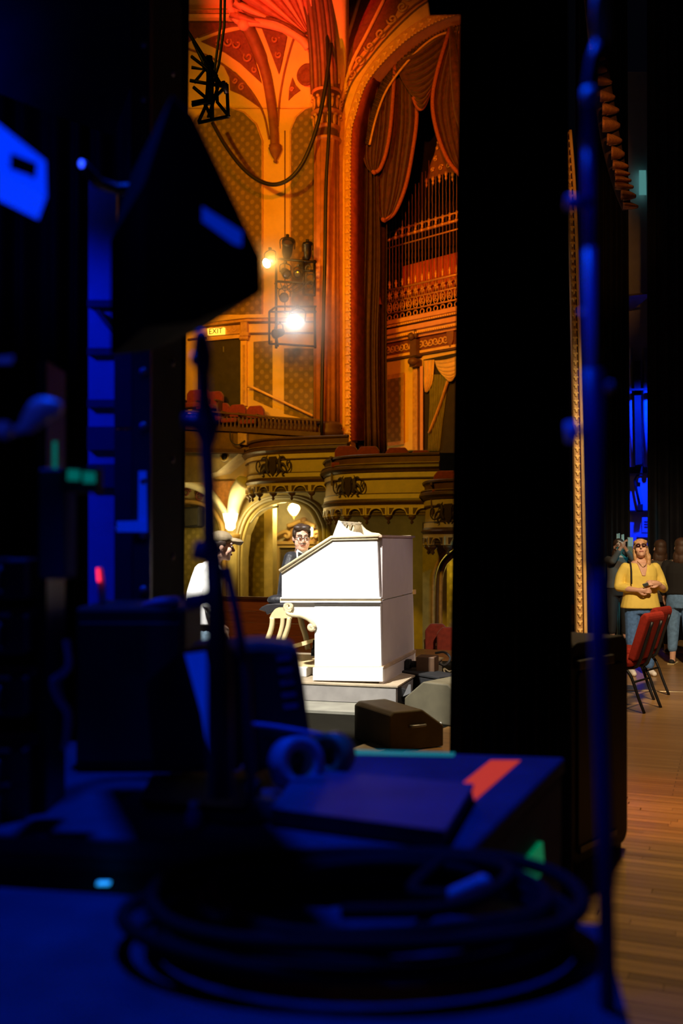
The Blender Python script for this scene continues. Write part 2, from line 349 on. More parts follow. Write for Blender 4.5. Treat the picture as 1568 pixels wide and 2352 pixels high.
hr = MB().tube(wtube([(568, 888), (578, 889), (718, 955)], .15, 0), .03, 8); hr.tube([W.p(640, 918, 0), W.p(640, 918, .15)], .015, 6)
hr.build('stair_handrail', goldb, wall)
# exit sign
ex = thing('exit_sign', 'small glowing yellow EXIT sign above the dark doorway', 'sign', W.p(495, 770, .1), W)
MB().wprism(W, [(476, 755), (514, 752), (514, 767), (476, 770)], .05, .12).build('sign_box', glow('exit_sign_glow', (1.0, .62, .06), 1.5), ex)
def text(s, fr, px, py, n, size, mt, parent, shear=0):
    c = bpy.data.curves.new(s, 'FONT'); c.body = s; c.size = size; c.align_x = 'CENTER'; c.align_y = 'CENTER'; c.extrude = .004
    o = bpy.data.objects.new('lettering', c); COL.objects.link(o); c.materials.append(mt); me = bpy.data.meshes.new_from_object(o); bpy.data.objects.remove(o)
    o = bpy.data.objects.new('lettering', me); COL.objects.link(o); o.parent = parent
    o.matrix_local = Matrix.Translation(-BASE[parent]) @ Matrix.Translation(fr.p(px, py, n)) @ RX(90)
text('EXIT', W, 495, 761, .125, .19, mat('sign_black', (.02, .015, .01), .6), ex)
# ---- fan vault above the wall
rows = [[W.p(px, py, nV(px, py)) for px in range(380, 791, 10)] for py in range(-360, 256, 8)]
vault = MB().grid(rows, (0, .3, .05)).build('ceiling_vault', plaster, fr=W, kind='structure', label='leaning fan vault of ochre plaster with terracotta spandrels')
def sp(poly, name='spandrel', m=plaster_red, d=.03): return MB().wprism(W, poly, -.03, d, nV).build(name, m, vault)
s1 = sp([(461, 95), (490, 83), (522, 75), (553, 68), (566, 88), (580, 125), (592, 160), (600, 191), (575, 168), (548, 143), (515, 120), (485, 106)])
s2 = sp([(513, 151), (540, 166), (562, 188), (582, 216), (598, 249), (575, 232), (552, 217), (528, 207), (526, 178)])
s3 = sp([(598, 58), (630, 66), (658, 83), (651, 120), (640, 170), (628, 138), (612, 95)])
s4 = sp([(671, 178), (678, 195), (689, 207), (674, 218), (662, 230), (664, 202)])
sp([(430, 40), (545, 47), (552, 55), (500, 66), (460, 80), (430, 96)])
md = MB(); c = W.p(706, 172, nV(706, 172) + .05)
md.lathe([(.26, 0), (.26, .05), (.22, .06), (.20, .04), (.12, .06), (.03, .08)], Matrix.Translation(c) @ RX(90), 24).build('medallion', plaster_red, vault)
for tri, ps in ((s1, [(545, 100, 18, 0, 1.3), (570, 130, 14, 2, 1.2), (525, 95, 12, 3, 1.2), (585, 160, 9, 1, 1.1), (500, 95, 8, 4, 1.)]), (s2, [(555, 200, 9, 1, 1.2), (540, 185, 7, 3, 1.1)]), (s3, [(632, 90, 11, 0, 1.2), (640, 125, 9, 2, 1.2)]), (s4, [(670, 205, 5, 0, 1.)])):
    for (x, y, r, a, t) in ps:
        q = spiral((0, 0, 0), r * .0105, .02, a, t, 14); cc = W.p(x, y, nV(x, y) + .05)
        MB().tube([cc + v for v in q], .028, 6).build('scroll', mat('scroll_relief', (.45, .17, .08), .6), tri)
for pts in ([(430, 112), (480, 130), (530, 162), (575, 208), (605, 262), (618, 320)], [(676, 84), (666, 115), (652, 170), (642, 230), (638, 290)], [(455, 85), (520, 62), (556, 58)]):
    MB().tube([W.p(p.x, p.y, nV(0, p.y) + .015) for p in cr([(x, y, 0) for x, y in pts], 24)], .026, 6).build('rib', plaster_rib, vault)
pen = cr([(566, 56, 0), (590, 110, 0), (610, 170, 0), (622, 235, 0), (628, 290, 0), (631, 338, 0)], 26)
pw = [.17 + .03 * math.sin(i * .5) for i in range(26)]
MB().tube([W.p(p.x, p.y, nV(0, p.y) + .08) for p in pen], [.15 if i < 8 else .13 - .001 * i for i in range(26)], 10).build('pendant', plaster_rib, vault)
fc = W.p(632, 340, .1)
MB().lathe([(.02, -.36), (.05, -.33), (.03, -.28), (.09, -.2), (.14, -.1), (.17, -.02), (.15, .02), (.16, .06), (.1, .08)], Matrix.Translation(fc), 10).build('finial', plaster_rib, vault)
MB().ell(W.p(560, 57, nV(0, 57) + .18), (.15, .15, .13)).build('boss', shellm, vault)
MB().tube([W.p(p.x, p.y, nV(0, p.y) + .1) for p in cr([(522, -12, 0), (532, 22, 0), (550, 48, 0), (600, 52, 0), (652, 66, 0), (690, 88, 0), (708, 110, 0)], 30)], .1, 8).build('shell_rim', shellm, vault)
MB().tube([W.p(p.x, p.y, nV(0, p.y) + .16) for p in cr([(545, -20, 0), (552, 12, 0), (575, 34, 0), (640, 48, 0), (700, 82, 0)], 30)], .04, 6).build('shell_rim_bead', plaster_red, vault)
NF = 11
for i in range(NF):                          # radiating flutes of the shell
    rows = []
    for k in range(7):
        t = k / 6; row = []
        for j in range(7):
            th = R(168 - (i + j / 6) * 8.2); rr = 20 + 175 * t
            px = 714 + rr * math.cos(th); py = 88 - rr * math.sin(th)
            row.append(W.p(px, py, nV(0, py) + .06 + .16 * math.sin(pi * j / 6) * (.25 + t)))
        rows.append(row)
    MB().grid(rows, (0, .05, 0)).build('shell_flute', shellm if i % 2 else mat('shell_red', (.55, .2, .14), .6), vault)
for y, n, m in ((22, .12, goldp), (32, .2, goldb), (40, .1, brownm)):
    MB().wprism(W, [(380, y), (545, y), (545, y + 8), (380, y + 8)], 0, n, nV).build('cornice', m, vault)
# ---- clustered column with capital, between the panels and the arch
colm = thing('clustered_column', 'tall fluted orange column with leafy capital beside the draped arch', 'column', W.p(750, 1000, .35), W)
cx = W.p(750, 600, .35); zb = W.p(750, 1004, .35).z; zc0 = W.p(750, 325, .35).z; zc1 = W.p(750, 215, .35).z
colw = mat('orange_column_plaster', (.52, .22, .10), .45, var=.2, scale=5)
MB().lathe([(.30, zb + .3), (.285, zc0)], TR(cx.x, cx.y, 0), 72, (12, .055)).build('shaft', colw, colm)
MB().lathe([(.40, zb), (.40, zb + .12), (.34, zb + .2), (.37, zb + .26), (.31, zb + .34)], TR(cx.x, cx.y, 0), 24).build('base', brownm, colm)
for z, r in ((zc0, .33), (zc0 + .28, .31), (zc0 + .62, .36), (zc1, .34)):
    MB().lathe([(.27, z - .05), (r, z - .03), (r + .02, z + .02), (.27, z + .06)], TR(cx.x, cx.y, 0), 24).build('ring', colw, colm)
MB().lathe([(.27, zc0), (.27, zc0 + .6), (.3, zc0 + .8), (.33, zc1)], TR(cx.x, cx.y, 0), 24).build('capital_core', brownm, colm)
leafme = MB().ell((0, 0, 0), (.05, .03, .14), nu=8, nv=6).ell((0, -.03, .12), (.045, .045, .04), nu=8, nv=6).mesh('capital_leaf', goldp)
for row in range(2):
    for i in range(12):
        a = 2 * pi * i / 12 + row * .26
        inst('capital_leaf', leafme, colm, TR(cx.x + .31 * math.cos(a), cx.y + .31 * math.sin(a), zc0 + .42 + row * .42) @ Matrix.Rotation(a + pi / 2, 4, 'Z'))
for i in range(7):                           # bundle of ribs that rises from the capital into the vault
    x = 716 + i * 9
    q = cr([(x + 2, 216, 0), (x - 1, 140, 0), (x - 6, 70, 0), (x - 14, 0, 0), (x - 24, -70, 0)], 12)
    MB().tube([W.p(p.x, p.y, .28 + .8 * nV(0, p.y) + .12 * math.sin(pi * i / 6)) for p in q], .055, 8).build('rising_rib', plaster_rib if i % 2 else brownm, colm)
blackc = mat('black_cable', (.012, .01, .008), .5)
MB().tube([W.p(p.x, p.y, .85) for p in cr([(746, -20, 0), (752, 120, 0), (757, 260, 0), (749, 420, 0), (746, 600, 0), (742, 760, 0), (738, 1000, 0)], 40)], .04, 8).build('drop_cable', blackc, fr=W, label='thick black cable dropping straight down the column', cat='cable')
MB().tube([W.p(p.x, p.y, .9) for p in cr([(760, 100, 0), (747, 200, 0), (728, 290, 0), (700, 365, 0), (668, 408, 0), (630, 424, 0), (590, 412, 0), (552, 380, 0), (515, 330, 0), (488, 282, 0)], 60)], .05, 8).build('swagged_cable', blackc, fr=W, label='black cable swagging from the lighting truss to the column', cat='cable')
# ---- the draped arch
AI = [(1080, 29), (1054, 31), (1000, 50), (938, 87), (880, 141), (839, 195), (818, 257), (806, 307), (804, 400)]
AM = [(1074, 4), (1046, 12), (985, 34), (922, 75), (866, 128), (827, 186), (804, 250), (792, 307), (791, 400)]
AO = [(1060, -30), (1020, -15), (959, 20), (888, 88), (839, 148), (806, 195), (786, 257), (778, 307), (778, 400)]
def up(A, y=1012): return [(p.x, p.y) for p in cr([(x, yy, 0) for x, yy in A], 34)] + [(A[-1][0], y)]
ai, am, ao = up(AI), up(AM), up(AO)
arch = MB().wstrip(W, ai, [(760, y) if x < 900 else (x, -300) for x, y in ai], -.45, .05).build('wall_arch', mat('orange_plaster', (.70, .36, .15), .65, var=.1), fr=W, kind='structure', label='ornamented arch wall around the draped organ grille')
MB().wprism(W, [(760, 110), (778, 210), (790, 180), (830, 120), (905, 40), (960, -90), (960, -300), (700, -300)], .02, .07).build('spandrel_ground', plaster_red, arch)
MB().wstrip(W, ao, am, .05, .13).build('plain_band', goldb, arch)
MB().wstrip(W, am, ai, .05, .10).build('leaf_band', goldp, arch)
lf = MB().ell((0, 0, 0), (.035, .03, .06), nu=6, nv=5).ell((.03, 0, .03), (.03, .025, .03), nu=6, nv=5).ell((-.03, 0, .03), (.03, .025, .03), nu=6, nv=5).mesh('leaf', goldb)
mid = [((a[0] + b[0]) / 2, (a[1] + b[1]) / 2, 0) for a, b in zip(am, ai)]
mw = [W.p(p[0], p[1], .11) for p in mid]
for q, t in arcpts(mw, .205):
    inst('leaf', lf, arch, Matrix.Translation(q) @ Matrix.Rotation(math.atan2(t.x, t.z), 4, 'Y'))
bd = MB()
for q, t in arcpts([W.p(x, y, .12) for x, y in ai], .085): bd.ell(q, (.026, .026, .026), nu=6, nv=4)
bd.build('bead_row', goldb, arch, kind='stuff')
for off, r, m in ((0, .028, brownm), (-14, .018, plaster_rib)):
    MB().tube([W.p(x + off * .7, y + off * .5, .12) for x, y in ao[:34]], r, 6).build('band_edge', m, arch)
fb = [(792, 290), (806, 215), (835, 150), (880, 90), (930, 30), (960, -20)]
fb2 = cr([(x - 12, y - 8, 0) for x, y in fb], 30)
for i, p in enumerate(fb2[::3]):
    cc = W.p(p.x, p.y, .1); q = spiral((0, 0, 0), .13, .02, i * pi, 1.3 if i % 2 else -1.3, 14)
    MB().tube([cc + v for v in q], .028, 6).build('foliate_scroll', goldp, arch)
for xs in ([(783, 215), (790, 120), (812, 40), (836, -40)], [(782, 180), (782, 90), (790, 20), (800, -40)], [(786, 230), (806, 150), (846, 70), (886, -10)]):
    MB().tube([W.p(p.x, p.y, .1) for p in cr([(x, y, 0) for x, y in xs], 14)], .045, 6).build('fan_rib', goldb, arch)
AR = [(1080, 62), (1054, 50), (1006, 58), (956, 92), (905, 146), (870, 200), (850, 260), (838, 330), (834, 420)]
ar = up(AR)
rv = [[W.p(a[0], a[1], .05) for a in ai], [W.p(b[0], b[1], -.5) for b in ar]]
MB().grid([[x for x in pair] for pair in zip(*rv)], (.02, .02, .02)).build('reveal', mat('red_reveal', (.75, .18, .07), .6, var=.3), arch)
# dark recess behind the drapes
MB().wprism(W, [(800, 1100), (800, -60), (1120, -60), (1120, 1100)], -4.2, -4.1).build('wall_recess', blackv, fr=W, kind='structure', label='black void behind the drapes of the arch')
# ---- drapes
def resamp(pts, k): return [(p.x, p.y) for p in cr([(x, y, 0) for x, y in pts], k)]
def drape(L, Rr, n0, folds, amp, rows=26, cols=60, sag=0.0, cross=0, tilt=0.0):
    L = resamp(L, rows); Rr = resamp(Rr, rows); out = []
    for i in range(rows):
        t = i / (rows - 1); row = []
        for j in range(cols):
            s = j / (cols - 1); px = L[i][0] + (Rr[i][0] - L[i][0]) * s; py = L[i][1] + (Rr[i][1] - L[i][1]) * s + sag * (1 - (2 * s - 1) ** 2) * (.2 + .8 * t)
            n = n0 + tilt * s + (amp * (.7 * math.sin(2 * pi * folds * s + .6 * math.sin(3 * t)) + .45 * math.sin(2 * pi * folds * 1.73 * s + 1.3 + 1.5 * t)) if folds else 0) + (amp * 1.2 * abs(math.sin(pi * cross * t)) * (1 - (2 * s - 1) ** 2) if cross else 0)
            row.append(W.p(px, py, n))
        out.append(row)
    return out
def drapery(name, label, L, Rr, n0, folds, amp, m, trim=None, **k):
    o = thing(name, label, 'curtain', W.p(*L[-1], n0), W, 'drapes in the arch')
    rows = drape(L, Rr, n0, folds, amp, **k)
    MB().grid(rows, (0, .03, 0)).build('cloth', m, o)
    if trim:
        tr = {'r': [r[-1] for r in rows], 'l': [r[0] for r in rows], 'b': rows[-1]}
        for e in trim:
            MB().tube([v + Vector((0, -.04, 0)) for v in tr[e]], .05, 6).build('fringe', fringe, o)
    return o
drapery('long_drape', 'dark brown curtain hanging straight down the edge of the arch', [(826, 300), (822, 420), (812, 600), (810, 800), (812, 1030)], [(862, 230), (868, 420), (872, 600), (866, 800), (870, 1030)], -.62, 5, .09, curt_dark)
drapery('long_drape', 'dark side curtain behind the tassel in shadow', [(846, 400), (850, 560), (850, 800), (850, 1040)], [(886, 420), (888, 560), (886, 800), (888, 1040)], -1.0, 4, .1, curt_dark)
drapery('gathered_drape', 'long crimson drape curving down to a fringed point', [(862, 215), (852, 300), (846, 400), (848, 462), (862, 492), (880, 505)], [(952, 150), (958, 265), (948, 350), (932, 430), (908, 488), (884, 508)], -.72, 6, .09, curt_red, 'rb')
drapery('gathered_drape', 'shorter crimson drape gathered at the arch edge', [(848, 215), (838, 260), (834, 320), (834, 362), (844, 388), (858, 396)], [(908, 152), (904, 215), (898, 290), (888, 350), (874, 388), (861, 398)], -.5, 7, .07, curt_red, 'rb')
drapery('swag', 'deep crimson swag hanging in tight curved folds', [(910, 140), (918, 175), (935, 205), (950, 225)], [(1036, 58), (1028, 110), (1006, 165), (988, 205)], -.42, 0, .16, curt_red, 'b', sag=36, cross=9, rows=60, cols=40)
drapery('gathered_drape', 'crimson drape swept to the black leg curtain', [(1034, 66), (1004, 170), (994, 240), (1006, 310), (1030, 370), (1062, 408)], [(1090, 50), (1092, 170), (1094, 240), (1098, 310), (1100, 380), (1102, 430)], -.28, 7, .07, curt_red, 'lb')
MB().tube([W.p(p.x, p.y, -.2) for p in cr([(1036, 62, 0), (1042, 130, 0), (1050, 200, 0), (1062, 262, 0), (1078, 290, 0)], 16)], [.05 + .012 * i for i in range(16)], 8).build('tail_drape', curt_red, fr=W, label='narrow red tail of drape falling beside the swag', cat='curtain', group='drapes in the arch')
va = thing('pleated_valance', 'dark pleated valance with gold cord following the arch', 'valance', W.p(900, 160, -.45), W)
rows = []
k = 200; A = resamp([(1080, 66), (1054, 52), (1006, 60), (956, 94), (905, 148), (870, 202), (850, 262), (838, 330)], k); B = resamp([(1080, 92), (1054, 74), (1010, 80), (966, 110), (920, 160), (886, 210), (864, 268), (848, 335)], k)
MB().grid([[W.p(A[i][0], A[i][1], -.42 + .03 * math.sin(i * 1.5)), W.p(B[i][0], B[i][1], -.4 + .05 * math.sin(i * 1.5))] for i in range(k)], (0, .03, 0)).build('pleats', curt_dark, va)
MB().tube([W.p(x, y, -.33) for x, y in B[::3]], .028, 6).build('cord', goldp, va)
ts = thing('tassel', 'small rust tassel on a cord beside the gilt grille', 'tassel', W.p(867, 700, -.9), W)
MB().tube([W.p(864, 600, -.9), W.p(866, 640, -.9), W.p(867, 668, -.9)], .02, 6).build('cord', fringe, ts)
MB().lathe([(.03, .30), (.07, .27), (.05, .22), (.085, .1), (.11, 0)], Matrix.Translation(W.p(867, 700, -.9)), 10).build('skirt', fringe, ts)
# ---- gilt organ grille, on its own plane that comes towards the stage
ga = W.w(W.p(887, 742, -2.2)); d1 = ga.y; z1 = ga.z
d2 = (z1 - CH) * F / (HY - 707); gb = P(1057, 707, d2)
Gf = Frame(ga.x, ga.y, math.degrees(math.atan2(-(gb.y - ga.y), gb.x - ga.x)))
gl = (gb - ga).length
gilt = mat('gilt_iron', (.70, .34, .12), .4, .3, var=.2, scale=12)
gr = thing('organ_grille', 'tall gilt openwork grille in front of the organ chamber', 'grille', (gl / 2, 0, z1), Gf)
def gz(px, py): return Gf.p(px, py).z
zt, zm, zr = gz(890, 668), gz(890, 696), gz(890, 722)
NU = 11; st = gl / NU
for z, r in ((z1 + .03, .03), (zr, .022), (zm, .022), (zt, .028), (gz(888, 571), .02), (gz(888, 552), .035), (gz(888, 535), .022)):
    MB().tube([(-.02, 0, z), (gl + .6, 0, z)], r, 6).build('rail', gilt, gr)
ring = MB().tube(spiral((0, 0, 0), .062, .062, 0, 1, 17)[:-1], .018, 6, True).mesh('ring', gilt)
oh = (zm - zr) / 2
oval = MB().tube([(.078 * math.cos(a), 0, oh * .92 * math.sin(a)) for a in [i * pi / 9 for i in range(18)]], .016, 6, True)
oval.tube(spiral((0, 0, -.03), .05, .015, pi / 2, 1.2, 12) , .014, 5).tube(spiral((.0, 0, .05), .035, .012, -pi / 2, -1.1, 10), .014, 5)
oval = oval.mesh('scroll_panel', gilt)
th = (zt - zm) / 2
star = MB()
for a in range(6): star.tube([(0, 0, 0), (.1 * math.cos(a * pi / 3 + .5), 0, .1 * math.sin(a * pi / 3 + .5))], [.03, .008], 6)
star.ell((0, -.02, 0), (.035, .03, .035), nu=8, nv=5)
star.tube([(-.09, 0, -th), (0, 0, th), (.09, 0, -th)], .013, 5).tube([(-.09, 0, th * .9), (0, 0, -th), (.09, 0, th * .9)], .011, 5)
star = star.mesh('star_panel', gilt)
urn = MB().lathe([(.012, -.1), (.035, -.06), (.02, -.02), (.045, .03), (.02, .07), (.03, .09), (.005, .12)], None, 8).mesh('urn', gilt)
boss = MB().ell((0, 0, 0), (.055, .04, .055), nu=8, nv=5).mesh('boss', gilt)
topz = [gz(888 + 15.4 * i, 330 if i > 8 else (470 - 12 * i)) for i in range(NU + 6)]
for i in range(NU + 4):
    x = (i + .5) * st
    inst('scroll_panel', oval, gr, TR(x, 0, (zm + zr) / 2)); inst('ring', ring, gr, TR(x, 0, (zr + z1) / 2)); inst('star_panel', star, gr, TR(x, 0, (zt + zm) / 2))
    inst('boss', boss, gr, TR(x, -.02, gz(888, 552))); inst('urn', urn, gr, TR(x, 0, zt + .12)); inst('urn', urn, gr, TR(x, 0, gz(888, 540)))
    for dx, r in ((0, .011), (.5 * st, .008)):
        zz = z1 + 2.6 + 1.4 * max(0, min(1, (x - .3) / 1.3))
        q = [(x + dx + (.004 * math.sin(k * 2.2) if dx else 0), (.004 * math.cos(k * 2.2) if dx else 0), zt + (zz - zt) * k / 24) for k in range(25)]
        MB().tube(q, r, 5).build('bar', mat('shaded_gilt_bar', (.30, .13, .05), .5, .2), gr)  # darker gilt paints the dimness of the upper grille
cr0 = MB().prism([Gf.p(x, y, .02) for x, y in ((980, 412), (985, 385), (997, 355), (1004, 325), (1012, 345), (1040, 360), (1070, 380), (1070, 400), (1030, 396))], [Gf.p(x, y, -.04) for x, y in ((980, 412), (985, 385), (997, 355), (1004, 325), (1012, 345), (1040, 360), (1070, 380), (1070, 400), (1030, 396))])
ct = cr0.build('crest', mat('gilt_crest', (.2, .07, .03), .5, bump=.8, bscale=18), gr)
for (x, y, r) in ((1000, 365, 7), (1012, 385, 8), (993, 390, 6), (1030, 380, 9), (1003, 340, 4), (1006, 327, 3)):
    MB().tube([Gf.p(x, y, .05) + v for v in spiral((0, 0, 0), r * .0098, .01, x, 1.4, 12)], .02, 6).build('crest_scroll', gilt, ct)
for i, (x, y) in enumerate(((979, 416), (994, 411), (1009, 406), (1024, 400), (1039, 402))):
    MB().lathe([(.03, .06), (.045, 0), (.02, -.06), (.035, -.1), (.005, -.16)], Matrix.Translation(Gf.p(x, y, .03)), 8).build('drop', gilt, gr)
rows = [[Gf.p(px, top, -.35 + .05 * math.sin(px * .9)) for px in range(924, 1080, 2) for top in [(612 - (px - 924) * .262) if k == 0 else 700 - (px - 924) * .2]] for k in range(2)]
MB().grid(rows, (0, .03, 0)).build('pleated_screen', mat('orange_red_cloth', (.62, .12, .05), .8, var=.1), fr=Gf, label='orange red pleated cloth behind the lower bars of the grille', cat='curtain')
# ---- entablature and box wall under the grille, same plane
ent = MB().box(-.1, .05, z1 - 3.3, gl + .6, .35, z1 - .02).build('wall_organ_box', plaster, fr=Gf, kind='structure', label='carved ochre wall of the box below the grille')
def gband(y0, y1, n, m, name='cornice', x0=-.06): return MB().box(x0, -n, gz(887, y1), gl + .6, .06, gz(887, y0)).build(name, m, ent)
orange = mat('bright_orange_plaster', (.80, .38, .20), .55, var=.08)
for a in ((744, 753, .25, orange), (753, 757, .2, goldp), (757, 766, .12, brownm), (766, 776, .32, orange), (776, 783, .22, goldb), (783, 790, .12, orange), (790, 820, .03, plaster_red), (820, 826, .08, goldb), (826, 829, .05, brownm)): gband(*a)
dn = MB().box(-.02, -.02, -.02, .02, .02, .02).mesh('dentil', goldb)
for i in range(int((gl + .4) / .07)):
    inst('dentil', dn, ent, TR(i * .07, -.21, gz(887, 757) - .0)); inst('dentil', dn, ent, TR(i * .07, -.24, gz(887, 783) - .0))
for i in range(14):
    q = spiral((0, 0, 0), .11, .02, i * pi, 1.3 if i % 2 else -1.3, 12); c = Vector((.1 + i * .155, -.05, gz(887, 805)))
    MB().tube([c + v for v in q], .024, 6).build('frieze_scroll', goldp, ent)
cart = Gf.p(1032, 772, .1)
MB().prism([cart + Vector((x, 0, z)) for x, z in ((-.11, .12), (0, .2), (.11, .12), (.1, -.1), (0, -.28), (-.1, -.1))], [cart + Vector((x, .1, z)) for x, z in ((-.11, .12), (0, .2), (.11, .12), (.1, -.1), (0, -.28), (-.1, -.1))]).build('cartouche', plaster_rib, ent, bev=.02)
bx = Gf.p(955, 800, .1)
fg = MB().box(bx.x - .1, -.22, bx.z - .2, bx.x + .1, 0, bx.z + .2).ell((bx.x - .03, -.24, bx.z + .28), (.09, .09, .1)).ell((bx.x + .08, -.2, bx.z + .34), (.05, .06, .12)).ell((bx.x, -.22, bx.z - .34), (.14, .12, .1))
fg.box(bx.x - .13, -.2, bx.z - .46, bx.x + .1, 0, bx.z - .28).build('bracket_figure', brownm, ent)
MB().prism([Gf.p(x, y, .03) for x, y in ((889, 862), (927, 855), (927, 1020), (889, 1025))], [Gf.p(x, y, 0) for x, y in ((889, 862), (927, 855), (927, 1020), (889, 1025))]).build('panel_frame', goldp, ent)
MB().prism([Gf.p(x, y, .045) for x, y in ((889, 872), (920, 866), (920, 1012), (889, 1016))], [Gf.p(x, y, .03) for x, y in ((889, 872), (920, 866), (920, 1012), (889, 1016))]).build('panel', cloth, ent)
for xa, xb, n, m in ((947, 958, .04, goldp), (960, 964, .03, brownm), (964, 971, .12, orange)):
    MB().prism([Gf.p(x, y, n) for x, y in ((xa, 842), (xb, 840), (xb, 1034), (xa, 1034))], [Gf.p(x, y, 0) for x, y in ((xa, 842), (xb, 840), (xb, 1034), (xa, 1034))]).build('pilaster', m, ent)
MB().prism([Gf.p(x, y, .012) for x, y in ((972, 826), (1100, 800), (1100, 1040), (972, 1040))], [Gf.p(x, y, 0) for x, y in ((972, 826), (1100, 800), (1100, 1040), (972, 1040))]).build('box_opening', mat('box_dark', (.03, .025, .012), .9), ent)
def gdrape(L, Rr, n0, folds, amp, rows=20, cols=40, sag=0, cross=0):
    L = resamp(L, rows); Rr = resamp(Rr, rows); out = []
    for i in range(rows):
        t = i / (rows - 1); row = []
        for j in range(cols):
            s = j / (cols - 1); px = L[i][0] + (Rr[i][0] - L[i][0]) * s; py = L[i][1] + (Rr[i][1] - L[i][1]) * s + sag * (1 - (2 * s - 1) ** 2) * (.2 + .8 * t)
            row.append(Gf.p(px, py, n0 + (amp * math.sin(2 * pi * folds * s) if folds else 0) + (amp * abs(math.sin(pi * cross * t)) * (1 - (2 * s - 1) ** 2) if cross else 0)))
        out.append(row)
    return MB().grid(out, (0, .02, 0))
creamc = mat('cream_satin', (.80, .58, .26), .4, var=.1, sheen=.2)
greenc = mat('olive_green_curtain', (.20, .20, .05), .8, var=.2)
gdrape([(997, 828), (1003, 845), (1012, 858), (1020, 862)], [(1056, 815), (1055, 840), (1052, 855), (1046, 860)], .12, 0, .07, 40, 30, 16, 7).build('cream_swag', creamc, fr=Gf, label='cream satin swag in soft folds over the box opening', cat='curtain')
gdrape([(973, 828), (973, 850), (973, 880), (975, 900)], [(996, 826), (995, 850), (991, 880), (980, 902)], .1, 3, .03).build('cream_tail', creamc, fr=Gf, label='cream satin tail hanging beside the swag', cat='curtain')
gdrape([(984, 860), (986, 920), (984, 980), (982, 1036)], [(1030, 860), (1022, 920), (1014, 980), (1008, 1036)], .05, 7, .025).build('green_curtain', greenc, fr=Gf, label='olive green curtain drawn back in the box opening', cat='curtain')
MB().tube([Gf.p(p.x, p.y, .12) for p in cr([(1028, 875, 0), (1010, 930, 0), (985, 995, 0)], 10)], .045, 6, flat=.4).build('curtain_tieback', goldp, fr=Gf, label='diagonal gold edge of the drawn green curtain', cat='tieback')
# ---- loge to the left of the boxes
lg = thing('loge_front', 'dark railed loge front with ochre panels beside the bow fronted box', 'balcony', W.p(500, 1100, .8), W)
lgd = mat('loge_dark', (.12, .05, .025), .6)
for poly, n, m, nm in (([(410, 942), (490, 944), (560, 950), (640, 957), (735, 963), (735, 967), (640, 961), (560, 954), (490, 948), (410, 946)], .9, brownm, 'rail'),
        ([(410, 977), (560, 982), (735, 993), (735, 1004), (560, 992), (410, 985)], .95, brownm, 'cornice'),
        ([(410, 985), (560, 992), (700, 1002), (700, 1012), (560, 1034), (410, 1030)], .86, mat('loge_panel', (.22, .12, .045), .6), 'front'),
        ([(410, 1028), (560, 1032), (560, 1040), (410, 1038)], 1.0, brownm, 'moulding'),
        ([(410, 1038), (480, 1038), (480, 1108), (410, 1108)], .80, mat('loge_lower', (.34, .24, .09), .6), 'lower_front')):
    MB().wprism(W, poly, n - .15, n).build(nm, m, lg)
spn = MB().lathe([(.025, 0), (.04, .08), (.02, .16), (.035, .24), (.025, .32)], None, 6).mesh('spindle', brownm)
for i in range(34):
    px = 420 + i * 9.2; py = 984 + (px - 410) * .03
    inst('spindle', spn, lg, Matrix.Translation(W.p(px, py, .86)))
MB().wprism(W, [(410, 950), (735, 968), (735, 992), (410, 978)], .62, .66).build('rail_backing', lgd, lg)
MB().wprism(W, [(546, 994), (566, 996), (566, 1022), (546, 1020)], .8, .98).build('console', goldp, lg)
q = cr([(528, 990, 0), (530, 1012, 0), (545, 1022, 0), (562, 1012, 0)], 12)
MB().tube([W.p(p.x, p.y, 1.02) for p in q], .015, 5).build('slack_cord', blackc, fr=W, label='slack black cord looped on the loge front', cat='cable')
MB().wprism(W, [(408, 1042), (548, 1042), (498, 1084), (440, 1096), (408, 1096)], -.1, .7).build('soffit', mat('pale_soffit', (.75, .66, .48), .6), lg)
dl = thing('downlight', 'round dark downlight fixture in the pale soffit', 'lamp', W.p(516, 1055, .72), W)
MB().lathe([(.12, 0), (.12, .03), (.09, .04), (.08, -.02)], Matrix.Translation(W.p(516, 1049, .74)) @ RX(80), 16).build('trim_ring', cream, dl)
MB().lathe([(.08, 0), (.08, .03)], Matrix.Translation(W.p(516, 1049, .76)) @ RX(80), 16).build('baffle', blackm, dl)
# ================================================================== bow fronted boxes
boxp = mat('box_ochre', (.66, .46, .17), .6, var=.08)
boxl = mat('box_light_band', (.80, .58, .26), .55, var=.06)
crestm = mat('crest_dark_brown', (.055, .028, .012), .6)
GRIF = (([(374, 640), (396, 590), (388, 530), (402, 490)], (22, 27, 21, 14)), ([(400, 490), (440, 484), (472, 502)], (15, 13, 5)), ([(396, 478), (388, 466), (384, 458)], (8, 5, 3)), ([(390, 540), (360, 515), (352, 548)], (11, 8, 7)), ([(395, 620), (380, 665), (345, 698)], (16, 10, 8)), ([(404, 615), (448, 650), (430, 688), (456, 694)], (19, 12, 8, 6)), ([(402, 560), (446, 566), (474, 606), (482, 640)], (14, 15, 11, 6)))
shield = [(255, 478), (350, 475), (360, 500), (345, 530), (350, 620), (330, 670), (305, 700), (280, 670), (258, 620), (262, 530), (248, 500)]
